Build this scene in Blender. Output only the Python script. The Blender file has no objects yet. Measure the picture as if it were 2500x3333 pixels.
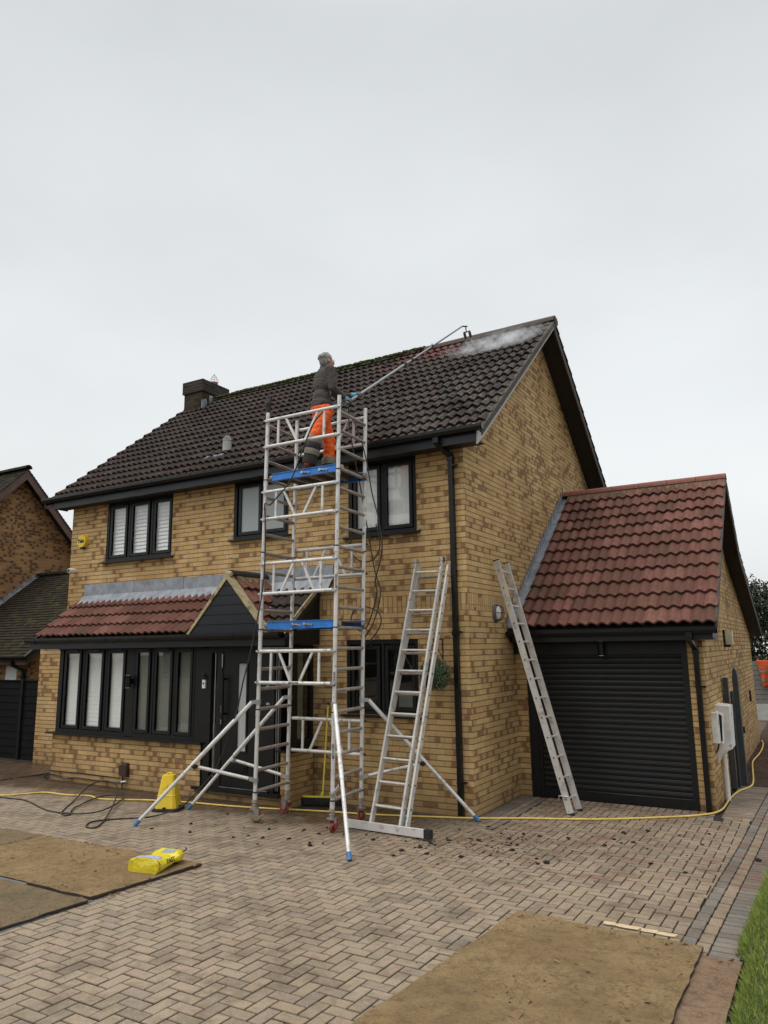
import bpy, bmesh, math, random
from mathutils import Vector, Matrix, noise
R = math.radians
random.seed(7)
C = bpy.context.scene.collection
S = bpy.context.scene

# ---------------------------------------------------------------- camera
cam = bpy.data.objects.new('camera', bpy.data.cameras.new('camera'))
C.objects.link(cam); S.camera = cam
CP = Vector((3.9816, -9.0673, 2.1348)); yw, pt, rl = 0.5250, 0.1831, 0.0131
fw = Vector((-math.sin(yw)*math.cos(pt), math.cos(yw)*math.cos(pt), math.sin(pt)))
rt = Vector((math.cos(yw), math.sin(yw), 0)); up = rt.cross(fw)
r2 = rt*math.cos(rl) - up*math.sin(rl); u2 = rt*math.sin(rl) + up*math.cos(rl)
M = Matrix((r2, u2, -fw)).transposed().to_4x4(); M.translation = CP
cam.matrix_world = M
cam.data.sensor_fit = 'HORIZONTAL'; cam.data.sensor_width = 36; cam.data.lens = 2393.3/2500*36
cam.data.clip_start = 0.05; cam.data.clip_end = 2000

# ---------------------------------------------------------------- world, sun, exposure
W = bpy.data.worlds.new('World'); S.world = W; W.use_nodes = True
nt = W.node_tree; nt.nodes.clear()
out = nt.nodes.new('ShaderNodeOutputWorld'); bg = nt.nodes.new('ShaderNodeBackground')
bg2 = nt.nodes.new('ShaderNodeBackground'); add = nt.nodes.new('ShaderNodeAddShader')
sky = nt.nodes.new('ShaderNodeTexSky'); sky.sky_type = 'NISHITA'; sky.sun_disc = False
SUN_EL, SUN_AZ = R(58), R(205)
sky.sun_elevation = SUN_EL; sky.sun_rotation = SUN_AZ; sky.dust_density = 6; sky.air_density = 1.0
nt.links.new(sky.outputs[0], bg2.inputs[0]); bg2.inputs[1].default_value = 0.012
tc = nt.nodes.new('ShaderNodeTexCoord'); sep = nt.nodes.new('ShaderNodeSeparateXYZ')
nt.links.new(tc.outputs['Generated'], sep.inputs[0])
ramp = nt.nodes.new('ShaderNodeValToRGB'); nt.links.new(sep.outputs[2], ramp.inputs[0])
cr = ramp.color_ramp; cr.interpolation = 'EASE'
cr.elements[0].position = 0.0; cr.elements[0].color = (0.69, 0.705, 0.70, 1)
cr.elements[1].position = 1.0; cr.elements[1].color = (2.0, 2.05, 2.1, 1)
for p_, c_ in ((0.14, (0.74, 0.762, 0.765, 1)), (0.34, (0.69, 0.715, 0.72, 1)), (0.52, (0.655, 0.68, 0.69, 1)), (0.70, (0.59, 0.615, 0.63, 1)), (0.80, (0.95, 0.96, 0.98, 1))):
    e = cr.elements.new(p_); e.color = c_
nz = nt.nodes.new('ShaderNodeTexNoise'); nz.inputs['Scale'].default_value = 1.7; nz.inputs['Detail'].default_value = 5; nz.inputs['Roughness'].default_value = 0.5
mp = nt.nodes.new('ShaderNodeMapping'); mp.inputs['Scale'].default_value = (1, 1, 2.2)
nt.links.new(tc.outputs['Generated'], mp.inputs[0]); nt.links.new(mp.outputs[0], nz.inputs[0])
mr = nt.nodes.new('ShaderNodeMapRange'); mr.inputs[1].default_value = 0.3; mr.inputs[2].default_value = 0.7; mr.inputs[3].default_value = 0.915; mr.inputs[4].default_value = 1.07
nt.links.new(nz.outputs[0], mr.inputs[0])
mul = nt.nodes.new('ShaderNodeVectorMath'); mul.operation = 'SCALE'
nt.links.new(ramp.outputs[0], mul.inputs[0]); nt.links.new(mr.outputs[0], mul.inputs['Scale'])
nt.links.new(mul.outputs[0], bg.inputs[0]); bg.inputs[1].default_value = 1.08
nt.links.new(bg.outputs[0], add.inputs[0]); nt.links.new(bg2.outputs[0], add.inputs[1]); nt.links.new(add.outputs[0], out.inputs[0])
sl = bpy.data.lights.new('sun', 'SUN'); sl.energy = 1.1; sl.angle = R(35); sl.color = (1.0, 0.97, 0.92)
so = bpy.data.objects.new('sun', sl); C.objects.link(so)
sd = Vector((math.sin(SUN_AZ)*math.cos(SUN_EL), math.cos(SUN_AZ)*math.cos(SUN_EL), math.sin(SUN_EL)))
so.rotation_euler = sd.to_track_quat('Z', 'Y').to_euler(); so.location = (0, -5, 20)
S.view_settings.view_transform = 'Standard'; S.view_settings.look = 'None'; S.view_settings.exposure = 0.05; S.view_settings.gamma = 1
S.cycles.max_bounces = 8; S.cycles.transparent_max_bounces = 12; S.cycles.volume_bounces = 4
S.cycles.use_denoising = True
S.cycles.volume_step_rate = 1.0

# ---------------------------------------------------------------- node helpers
class NB:
    def __init__(s, name):
        s.m = bpy.data.materials.new(name); s.m.use_nodes = True; s.t = s.m.node_tree; s.t.nodes.clear()
        s.out = s.t.nodes.new('ShaderNodeOutputMaterial')
    def n(s, ty, **k):
        x = s.t.nodes.new(ty)
        for a, b in k.items(): setattr(x, a, b)
        return x
    def put(s, sock, v):
        if hasattr(v, 'is_output'): s.t.links.new(v, sock)
        elif v is not None:
            if hasattr(sock.default_value, '__len__') and not hasattr(v, '__len__'): v = (v,)*len(sock.default_value)
            if hasattr(sock.default_value, '__len__') and len(sock.default_value) == 4 and len(v) == 3: v = (*v, 1)
            sock.default_value = v
    def ma(s, op, a, b=None, c=None):
        x = s.n('ShaderNodeMath', operation=op); s.put(x.inputs[0], a)
        if b is not None: s.put(x.inputs[1], b)
        if c is not None: s.put(x.inputs[2], c)
        return x.outputs[0]
    def pos(s):
        return s.n('ShaderNodeNewGeometry').outputs['Position']
    def nor(s):
        return s.n('ShaderNodeNewGeometry').outputs['True Normal']
    def sep(s, v):
        x = s.n('ShaderNodeSeparateXYZ'); s.put(x.inputs[0], v); return x.outputs
    def comb(s, a, b, c=0.0):
        x = s.n('ShaderNodeCombineXYZ'); s.put(x.inputs[0], a); s.put(x.inputs[1], b); s.put(x.inputs[2], c); return x.outputs[0]
    def noise(s, v, scale, detail=3, rough=0.55, col=False, sc=None):
        if sc:
            mp = s.n('ShaderNodeMapping'); mp.inputs['Scale'].default_value = sc; s.put(mp.inputs[0], v); v = mp.outputs[0]
        x = s.n('ShaderNodeTexNoise'); s.put(x.inputs['Vector'], v); x.inputs['Scale'].default_value = scale; x.inputs['Detail'].default_value = detail; x.inputs['Roughness'].default_value = rough
        return x.outputs['Color' if col else 'Fac']
    def white(s, v):
        x = s.n('ShaderNodeTexWhiteNoise', noise_dimensions='3D'); s.put(x.inputs['Vector'], v); return x.outputs['Value'], x.outputs['Color']
    def mr(s, v, a, b, c=0.0, d=1.0, smooth=False):
        x = s.n('ShaderNodeMapRange'); s.put(x.inputs[0], v)
        for i, q in enumerate((a, b, c, d)): s.put(x.inputs[i+1], q)
        if smooth: x.interpolation_type = 'SMOOTHSTEP'
        return x.outputs[0]
    def mix(s, f, a, b, mode='MIX'):
        x = s.n('ShaderNodeMix', data_type='RGBA', blend_type=mode, clamp_factor=True)
        s.put(x.inputs[0], f); s.put(x.inputs[6], a); s.put(x.inputs[7], b); return x.outputs[2]
    def ramp(s, f, els):
        x = s.n('ShaderNodeValToRGB'); s.put(x.inputs[0], f); r = x.color_ramp
        r.elements[0].position = els[0][0]; r.elements[0].color = (*els[0][1], 1)
        r.elements[1].position = els[-1][0]; r.elements[1].color = (*els[-1][1], 1)
        for p, c in els[1:-1]: e = r.elements.new(p); e.color = (*c, 1)
        return x.outputs[0]
    def attr(s, name):
        x = s.n('ShaderNodeAttribute'); x.attribute_name = name; return x.outputs['Fac']
    def bump(s, h, dist=0.005, strength=1.0):
        x = s.n('ShaderNodeBump'); s.put(x.inputs['Height'], h); x.inputs['Distance'].default_value = dist; x.inputs['Strength'].default_value = strength
        return x.outputs[0]
    def bsdf(s, col, rough=0.6, metal=0.0, bump=None, spec=0.5, **k):
        b = s.n('ShaderNodeBsdfPrincipled'); s.put(b.inputs['Base Color'], col); s.put(b.inputs['Roughness'], rough); s.put(b.inputs['Metallic'], metal)
        s.put(b.inputs['Specular IOR Level'], spec)
        if bump is not None: s.put(b.inputs['Normal'], bump)
        for a, v in k.items(): s.put(b.inputs[a], v)
        s.t.links.new(b.outputs[0], s.out.inputs[0]); return b

def plain(name, col, rough=0.5, metal=0.0, var=0.15, scale=8, spec=0.5, bumpd=0.0, bscale=60, stain=None):
    N = NB(name); p = N.pos()
    f = N.noise(p, scale, 4)
    a = tuple(c*(1-var) for c in col); b = tuple(min(1, c*(1+var)) for c in col)
    c = N.mix(N.mr(f, .3, .7), a, b)
    if stain:
        g = N.noise(p, stain[2], 5, .65)
        c = N.mix(N.mr(g, stain[3], stain[3]+.12), c, stain[0]); 
        rough = N.mr(g, stain[3], stain[3]+.12, rough, stain[1])
    else:
        rough = N.mr(f, .3, .7, max(.02, rough-.06), min(1, rough+.06))
    bp = N.bump(N.noise(p, bscale, 3), bumpd) if bumpd else None
    N.bsdf(c, rough, metal, bp, spec); return N.m

def brick(name, dark=0.30, soldier=True, buffs=((.56, .375, .170), (.48, .31, .133), (.635, .44, .215)), brown=(.215, .112, .062), tint=1.0, mort=(.155, .118, .072)):
    N = NB(name); P = N.sep(N.pos()); Nn = N.sep(N.nor())
    side = N.ma('GREATER_THAN', N.ma('ABSOLUTE', Nn[0]), N.ma('ABSOLUTE', Nn[1]))
    u = N.ma('ADD', N.ma('MULTIPLY', P[0], N.ma('SUBTRACT', 1.0, side)), N.ma('MULTIPLY', P[1], side))
    u = N.ma('ADD', u, 40.0); v = N.ma('ADD', P[2], 1.5)
    u0, v0 = u, v
    if soldier:
        ins = N.ma('MULTIPLY', N.ma('GREATER_THAN', P[2], 2.625), N.ma('LESS_THAN', P[2], 2.85))
        o = N.ma('SUBTRACT', 1.0, ins)
        # in the soldier band bricks stand upright: swap the axes
        su = N.ma('ADD', N.ma('MULTIPLY', u0, o), N.ma('MULTIPLY', N.ma('ADD', P[2], 42.075), ins))
        sv = N.ma('ADD', N.ma('MULTIPLY', v0, o), N.ma('MULTIPLY', u0, ins)); u, v = su, sv
    row = N.ma('FLOOR', N.ma('DIVIDE', v, .075)); fv = N.ma('FRACT', N.ma('DIVIDE', v, .075))
    off = N.ma('MULTIPLY', N.ma('MODULO', row, 2.0), .5)
    if soldier: off = N.ma('MULTIPLY', off, o)
    uo = N.ma('ADD', N.ma('DIVIDE', u, .225), off); col = N.ma('FLOOR', uo); fu = N.ma('FRACT', uo)
    cell = N.comb(col, row, side); r1, rc = N.white(cell); rs = N.sep(rc)
    du = N.ma('MULTIPLY', N.ma('MINIMUM', fu, N.ma('SUBTRACT', 1.0, fu)), .225)
    dv = N.ma('MULTIPLY', N.ma('MINIMUM', fv, N.ma('SUBTRACT', 1.0, fv)), .075)
    wob = N.ma('MULTIPLY', N.ma('SUBTRACT', N.noise(N.pos(), 35, 2), .5), .004)
    e = N.ma('ADD', N.ma('MINIMUM', N.ma('MULTIPLY', du, 2.6), dv), wob); bm = N.mr(e, .0035, .0065, smooth=True)
    base = N.ramp(rs[0], [(0, buffs[1]), (.5, buffs[0]), (1, buffs[2])])
    n1 = N.noise(N.pos(), 16, 4, .6); n2 = N.noise(N.pos(), .55, 2); n3 = N.noise(N.pos(), 70, 3, .6)
    # dark kiss marks in the middle of some bricks, and whole dark bricks, in loose clusters
    th = N.ma('ADD', N.mr(n2, .3, .7, dark*.45, dark*2.1), 0.0)
    isd = N.ma('LESS_THAN', r1, th)
    fl = N.ma('LESS_THAN', rs[1], .09)
    cu = N.ma('SUBTRACT', N.ma('ADD', fu, N.ma('MULTIPLY', N.ma('SUBTRACT', rs[2], .5), .5)), .5)
    blob = N.ma('ADD', N.ma('ABSOLUTE', N.ma('MULTIPLY', cu, 2.3)), N.ma('MULTIPLY', N.ma('SUBTRACT', n1, .5), .9))
    sm = N.mr(blob, .22, .62, .95, 0.0, smooth=True)
    dk = N.ma('MULTIPLY', isd, N.ma('MAXIMUM', sm, N.ma('MULTIPLY', fl, .85)))
    c = N.mix(dk, base, brown)
    k_ = buffs[0][0]/.6; c = N.mix(N.mr(n1, .35, .75, 0, .35), c, (.34*k_, .20*k_, .075*k_))
    c = N.mix(N.mr(n3, .45, .75, 0, .3), c, (.72*k_, .49*k_, .23*k_))
    # splash dirt low down
    low = N.mr(N.ma('ADD', P[2], N.ma('MULTIPLY', n2, .25)), .12, .55, .42, 0.0)
    c = N.mix(low, c, (.16, .09, .045))
    wx = N.noise(N.pos(), .9, 4, .6, sc=(1, 1, .45))
    c = N.mix(N.mr(wx, .42, .62, 0, .6), c, N.mix(1.0, c, (.62, .58, .52), 'MULTIPLY'))
    mc = N.mix(N.mr(n1, .3, .7), mort, tuple(k*1.5 for k in mort))
    c = N.mix(bm, mc, c)
    h = N.ma('ADD', N.ma('MULTIPLY', bm, .8), N.ma('MULTIPLY', n3, .2))
    N.bsdf(c, .88, 0, N.bump(h, .014, 1.0), .2); return N.m

MT = {}
MT['brick'] = brick('buff_brick')
MT['brick_red'] = brick('mottled_brick', dark=.5, soldier=False, buffs=((.38, .20, .085), (.30, .145, .06), (.44, .25, .11)), brown=(.095, .036, .022), mort=(.22, .18, .13))
MT['brick_stack'] = brick('sooty_brick', dark=.1, soldier=False, buffs=((.055, .040, .025), (.04, .030, .020), (.07, .052, .03)), brown=(.02, .017, .014), mort=(.035, .03, .024))
MT['brick_cap'] = brick('blue_brick', dark=.1, soldier=False, buffs=((.045, .036, .033), (.034, .028, .026), (.060, .048, .043)), brown=(.015, .012, .012), mort=(.10, .09, .075))
MT['black'] = plain('anthracite_upvc', (.0085, .0092, .010), .42, var=.12, scale=3, spec=.32)
MT['gloss'] = plain('black_gutter_plastic', (.006, .0062, .0065), .3, var=.1, scale=3, spec=.35)
MT['fascia'] = plain('anthracite_board', (.011, .013, .016), .36, var=.15, scale=2, spec=.4)
MT['soffit'] = plain('dark_soffit', (.018, .016, .014), .6, scale=2)
MT['shutter'] = plain('black_roller_slat', (.0085, .0087, .0092), .42, var=.15, scale=1.5, spec=.3)
MT['lead'] = plain('lead_sheet', (.25, .27, .30), .5, .25, var=.3, scale=5, bumpd=.006, bscale=10, stain=((.32, .34, .36), .6, 3, .5))
MT['mortar'] = plain('mortar_bedding', (.40, .335, .19), .95, var=.25, scale=14, bumpd=.01, bscale=40, stain=((.14, .12, .06), .95, 6, .55))
MT['white'] = plain('white_plastic', (.74, .74, .72), .4, var=.05)
MT['silver'] = plain('galvanised_metal', (.5, .5, .5), .35, .9)
MT['greyboard'] = plain('pale_grey_board', (.42, .42, .40), .6, var=.12)
MT['olive'] = plain('weathered_brown_board', (.05, .042, .03), .8, var=.4, scale=5)
MT['bargebrown'] = plain('red_brown_stained_board', (.10, .05, .04), .6, var=.35, scale=5)
MT['grey_pipe'] = plain('grey_plastic_pipe', (.36, .36, .33), .55)
MT['unlit_dark'] = plain('interior_dark', (.02, .02, .02), .9)  # near-black colour standing in for unlit depth

def alu_mat(name, base, rough, metal, dirt, thr, sc):
    N = NB(name); p = N.pos()
    a = N.noise(p, sc, 6, .7); b = N.noise(p, sc*5, 4, .7); l = N.noise(p, 4, 2)
    c = N.mix(N.mr(l, .3, .7), base, tuple(k*.82 for k in base))
    c = N.mix(N.mr(a, thr, thr+.12, 0, .8), c, dirt)
    c = N.mix(N.mr(b, .62, .7, 0, .75), c, (.06, .05, .045))
    N.bsdf(c, N.mr(a, .3, .7, rough, rough+.25), metal, None, .5); return N.m
MT['alu'] = alu_mat('aluminium_tube', (.74, .725, .70), .38, .3, (.28, .25, .22), .54, 9)
MT['alu_dull'] = alu_mat('dull_ladder_rung', (.40, .35, .31), .5, .35, (.24, .20, .17), .5, 9)
MT['alu_l'] = alu_mat('aluminium_ladder', (.64, .615, .57), .42, .3, (.30, .27, .23), .54, 7)
MT['blue'] = plain('blue_painted_aluminium', (.035, .20, .60), .35, .1, var=.18, scale=10, stain=((.02, .05, .16), .6, 12, .58))
MT['bluecap'] = plain('blue_plastic_cap', (.045, .16, .33), .45, var=.2)
MT['redrub'] = plain('red_wheel', (.24, .035, .028), .55, var=.3, scale=20)
MT['rubber'] = plain('black_rubber', (.014, .013, .013), .7)
MT['deck'] = plain('dark_plywood_deck', (.05, .038, .028), .75, var=.3)
MT['yhose'] = plain('yellow_hose', (.66, .47, .11), .5, var=.15, scale=5, stain=((.22, .15, .06), .8, 9, .6))
MT['bhose'] = plain('dark_rubber_hose', (.022, .018, .017), .5, stain=((.06, .045, .035), .8, 9, .55))
MT['cone'] = plain('yellow_cone_plastic', (.74, .53, .028), .45, var=.1, scale=4, stain=((.42, .28, .04), .7, 7, .6))
MT['ybroom'] = plain('yellow_painted_handle', (.70, .60, .05), .4)
MT['bristle'] = plain('black_bristle', (.02, .02, .018), .9)

def tile_mat(name, cols, spot, speck=0.0, moss=0.0, rough=.7, ridge=None):
    N = NB(name); p = N.pos(); r = N.attr('rnd'); cl = N.attr('clean')
    n1 = N.noise(p, 2.2, 4, .6); n2 = N.noise(p, 26, 4, .7); n3 = N.noise(p, 9, 5, .7); n4 = N.noise(p, 60, 3, .6)
    c = N.ramp(r, [(0, cols[0]), (.5, cols[1]), (1, cols[2])])
    c = N.mix(N.mr(n3, .4, .7, 0, .55), c, spot)
    c = N.mix(N.mr(n4, .4, .7, 0, .35), c, tuple(k*.45 for k in cols[1]))
    n5 = N.noise(p, 110, 2, .6); c = N.mix(N.mr(n5, .60, .68, 0, .6), c, tuple(k*.25 for k in cols[1])); c = N.mix(N.mr(n1, .42, .66, 0, .35), c, spot)
    P = N.sep(p)
    if speck:
        # pale lichen bloom, thicker towards the gable end
        g = N.mr(P[0], -4.5, -.5, .0, 1.0)
        big = N.mr(N.ma('ADD', n1, N.ma('MULTIPLY', g, .20)), .54, .76)
        sp = N.ma('MULTIPLY', big, N.mr(n2, .47, .6))
        c = N.mix(N.ma('MULTIPLY', sp, speck), c, (.21, .20, .18))
    if moss:
        ms = N.mr(N.ma('ADD', N.noise(p, 5, 5, .7), N.ma('MULTIPLY', N.mr(n1, .35, .7), .2)), .66, .74)
        c = N.mix(N.ma('MULTIPLY', ms, moss), c, (.055, .06, .02))
    c = N.mix(cl, c, N.mix(n3, (.16, .062, .05), (.095, .04, .034)))
    N.bsdf(c, N.mr(n3, .3, .7, rough-.12, rough+.12), 0, N.bump(N.ma('ADD', n2, n4), .006), .12); return N.m
MT['tile_dark'] = tile_mat('brown_concrete_tile', ((.023, .0135, .0105), (.040, .0235, .018), (.064, .036, .027)), (.020, .016, .014), speck=.6, moss=.55, rough=.62)
MT['tile_red'] = tile_mat('red_concrete_tile', ((.125, .055, .040), (.185, .078, .058), (.255, .115, .088)), (.095, .055, .042), moss=.3, rough=.72)
MT['tile_old'] = tile_mat('old_brown_tile', ((.06, .047, .038), (.075, .058, .048), (.09, .07, .06)), (.035, .03, .022), moss=.5)
MT['tile_plain'] = tile_mat('mossy_plain_tile', ((.030, .024, .017), (.042, .033, .022), (.055, .042, .03)), (.022, .018, .012), moss=.9, rough=.85)
def ridge_mat():
    N = NB('mossy_ridge_tile'); p = N.pos(); P = N.sep(p)
    n = N.noise(p, 7, 5, .7); m = N.mr(N.ma('ADD', n, N.mr(P[0], -3.2, -1.6, .22, -.25)), .5, .62)
    c = N.mix(N.noise(p, 30, 3), (.05, .038, .028), (.10, .072, .055))
    c = N.mix(m, c, N.mix(N.noise(p, 40, 3), (.03, .035, .01), (.09, .10, .028)))
    N.bsdf(c, .85, 0, N.bump(N.ma('MULTIPLY', N.noise(p, 24, 4, .7), m), .06)); return N.m
MT['ridge'] = ridge_mat()
MT['ridge_red'] = plain('red_ridge_tile', (.21, .068, .045), .75, var=.25, scale=12, bumpd=.004)
MT['moss'] = plain('green_moss', (.05, .055, .015), .95, var=.5, scale=20, bumpd=.01)

def glass_mat(name, tint=(.97, .98, .975), refl=1.0, rough=.015):
    N = NB(name)
    fr = N.n('ShaderNodeFresnel'); fr.inputs[0].default_value = 1.7
    g = N.n('ShaderNodeBsdfGlossy'); g.inputs['Roughness'].default_value = rough; g.inputs['Color'].default_value = (1, 1, 1, 1)
    wv = N.noise(N.pos(), 1.3, 1); bp = N.bump(wv, .004, .6); N.t.links.new(bp, g.inputs['Normal'])
    t = N.n('ShaderNodeBsdfTransparent'); t.inputs[0].default_value = (*tint, 1)
    mx = N.n('ShaderNodeMixShader'); f = N.ma('MULTIPLY', N.ma('MULTIPLY', fr.outputs[0], refl), N.ma('SUBTRACT', 1.0, N.n('ShaderNodeNewGeometry').outputs['Backfacing']))
    N.t.links.new(f, mx.inputs[0]); N.t.links.new(t.outputs[0], mx.inputs[1]); N.t.links.new(g.outputs[0], mx.inputs[2])
    N.t.links.new(mx.outputs[0], N.out.inputs[0]); return N.m
MT['glass'] = glass_mat('window_glass', refl=1.15)
MT['glass_dark'] = glass_mat('dim_window_glass', (.76, .775, .76), 1.2)
MT['frost'] = plain('obscured_glass', (.30, .34, .345), .18, var=.08, scale=1.2)
MT['frost_white'] = plain('obscured_door_glass', (.42, .43, .43), .2, var=.06, scale=2)
MT['blind'] = plain('white_blind', (.86, .86, .85), .6, var=.03)
MT['blind_grey'] = plain('grey_green_blind', (.55, .54, .50), .7, var=.06)
MT['cream'] = plain('cream_blind', (.45, .43, .30), .7, var=.05)

def paver_mat():
    N = NB('block_paving'); p = N.pos(); P = N.sep(p); r = N.attr('rnd'); k = N.attr('kind')
    n1 = N.noise(p, 1.1, 4, .6); n2 = N.noise(p, 90, 3, .7); n3 = N.noise(p, 13, 4, .65); n4 = N.noise(p, 190, 2, .6)
    c = N.ramp(r, [(0, (.215, .170, .117)), (.3, (.275, .217, .147)), (.6, (.315, .248, .166)), (.85, (.32, .235, .163)), (1, (.24, .196, .150))])
    g = N.ramp(r, [(0, (.125, .118, .105)), (1, (.19, .18, .158))])
    c = N.mix(k, c, g)
    c = N.mix(N.mr(n2, .52, .72, 0, .5), c, (.50, .40, .29))
    c = N.mix(N.mr(n2, .48, .3, 0, .45), c, (.15, .10, .065))
    c = N.mix(N.mr(n4, .66, .72, 0, .7), c, (.62, .55, .44))
    c = N.mix(N.mr(n3, .5, .7, 0, .5), c, (.15, .10, .066))
    n5 = N.noise(p, 2.6, 6, .7); c = N.mix(N.mr(n5, .50, .64, 0, .6), c, (.115, .083, .056)); n6 = N.noise(p, .45, 4, .6); c = N.mix(N.mr(n6, .46, .66, 0, .45), c, N.mix(1.0, c, (.60, .54, .47), 'MULTIPLY')); c = N.mix(N.mr(n1, .52, .7, 0, .3), c, (.34, .27, .18))
    # red-brown silt patches washed off the roof, on the right half
    silt = N.ma('MULTIPLY', N.mr(N.noise(p, 1.7, 5, .7, sc=(1, 2, 1)), .5, .66), N.ma('MULTIPLY', N.mr(P[1], -3.2, -1.8), N.mr(P[0], -2.6, .6, .15, 1)))
    c = N.mix(N.ma('MULTIPLY', silt, .75), c, (.19, .098, .064))
    # damp band along the house
    edge = N.ma('ADD', N.ma('MULTIPLY', N.noise(p, 1.2, 3), 1.7), P[1])
    wet = N.ma('MULTIPLY', N.mr(edge, -.9, -.1, smooth=True), N.mr(P[0], .2, -1.0, .12, 1))
    c = N.mix(N.ma('MULTIPLY', wet, .9), c, N.mix(1.0, c, (.30, .215, .17), 'MULTIPLY'))
    c = N.mix(N.ma('MULTIPLY', N.attr('edge'), .85), c, (.035, .026, .017))
    rg = N.mr(wet, 0, 1, .78, .30)
    N.bsdf(c, rg, 0, N.bump(N.ma('ADD', n2, N.ma('MULTIPLY', n4, .5)), .003), .4); return N.m
MT['paver'] = paver_mat()
MT['joint'] = plain('joint_sand', (.018, .014, .010), .95, var=.3, scale=30)
def board_mat(name, c1, c2, c3, mossy=0):
    N = NB(name); p = N.pos()
    a = N.noise(p, 2.2, 5, .65); b = N.noise(p, 11, 7, .78); d = N.noise(p, 48, 5, .8); w = N.noise(p, 13, 4, .75)
    c = N.mix(N.mr(a, .40, .58), c1, c2); c = N.mix(N.mr(b, .48, .62, 0, .8), c, c3)
    c = N.mix(N.mr(d, .52, .62, 0, .55), c, tuple(k*.38 for k in c1)); c = N.mix(N.mr(w, .70, .76, 0, .7), c, (.62, .50, .32))
    c = N.mix(N.mr(d, .36, .28, 0, .5), c, (.46, .34, .19))
    if mossy: c = N.mix(N.mr(a, .46, .62, 0, .5), c, (.15, .14, .075))
    N.bsdf(c, .92, 0, N.bump(N.ma('ADD', N.ma('MULTIPLY', b, 1.5), d), .03), .2); return N.m
MT['mudboard'] = board_mat('muddy_board', (.43, .30, .15), (.34, .23, .112), (.235, .152, .077))
MT['mudboard2'] = board_mat('dull_muddy_board', (.29, .215, .125), (.34, .24, .135), (.18, .13, .078), 1)
MT['mudboard3'] = board_mat('red_brown_board', (.42, .285, .18), (.35, .225, .14), (.20, .12, .08))
MT['darkedge'] = plain('board_edge', (.04, .028, .02), .9, var=.4, scale=20, bumpd=.01)
MT['film'] = plain('plastic_membrane', (.13, .15, .155), .5, var=.3, scale=8)
MT['palebrick'] = plain('pale_split_wood', (.52, .40, .24), .85, var=.25, scale=18, bumpd=.004, stain=((.36, .18, .07), .9, 9, .6))
MT['soil'] = board_mat('muddy_soil', (.085, .052, .034), (.12, .075, .05), (.05, .03, .02))
MT['ground'] = plain('bare_earth', (.10, .075, .05), .95, var=.4, scale=2, bumpd=.01)
MT['grass'] = None
def grass_mat():
    N = NB('lawn_blade'); r = N.attr('rnd')
    c = N.ramp(r, [(0, (.10, .14, .022)), (.5, (.18, .235, .038)), (.85, (.26, .31, .06)), (1, (.38, .34, .12))])
    N.bsdf(c, .6, 0, None, .3); return N.m
MT['grass'] = grass_mat()
MT['turf'] = plain('turf', (.045, .06, .015), .95, var=.4, scale=20)
def leaf_mat(name, a, b, c_):
    N = NB(name); r = N.attr('rnd'); c = N.ramp(r, [(0, a), (.6, b), (1, c_)]); N.bsdf(c, .55, 0, None, .4); return N.m
MT['leaf'] = leaf_mat('conifer_leaf', (.012, .020, .008), (.03, .045, .015), (.07, .08, .03))
MT['topleaf'] = leaf_mat('box_leaf', (.03, .055, .025), (.075, .11, .055), (.16, .20, .11))
MT['bark'] = plain('bark', (.06, .045, .03), .9)
MT['clod'] = plain('dark_moss_clod', (.017, .010, .008), .95, var=.4, scale=60)
MT['orange'] = plain('orange_hivis_fabric', (.95, .13, .012), .75, var=.12, scale=9, stain=((.38, .07, .02), .85, 11, .58), bumpd=.012, bscale=18)
MT['hvgrey'] = plain('reflective_band', (.20, .185, .14), .6)
MT['jacket'] = plain('charcoal_jacket_cloth', (.062, .052, .049), .85, var=.3, scale=6, bumpd=.014, bscale=14)
MT['boot'] = plain('dark_boot', (.03, .028, .026), .8)
MT['skin'] = plain('skin', (.50, .24, .17), .55, var=.08)
MT['hair'] = plain('grey_hair', (.22, .22, .21), .8, var=.45, scale=40, bumpd=.008, bscale=60)
MT['glove'] = plain('blue_glove', (.07, .36, .50), .6)
MT['glovegrey'] = plain('grey_glove_rubber', (.10, .11, .12), .7)
MT['polegrey'] = plain('grey_lance_tube', (.13, .14, .14), .4, .2)
MT['polelight'] = plain('light_lance_tube', (.24, .255, .25), .4, .2)

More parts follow.
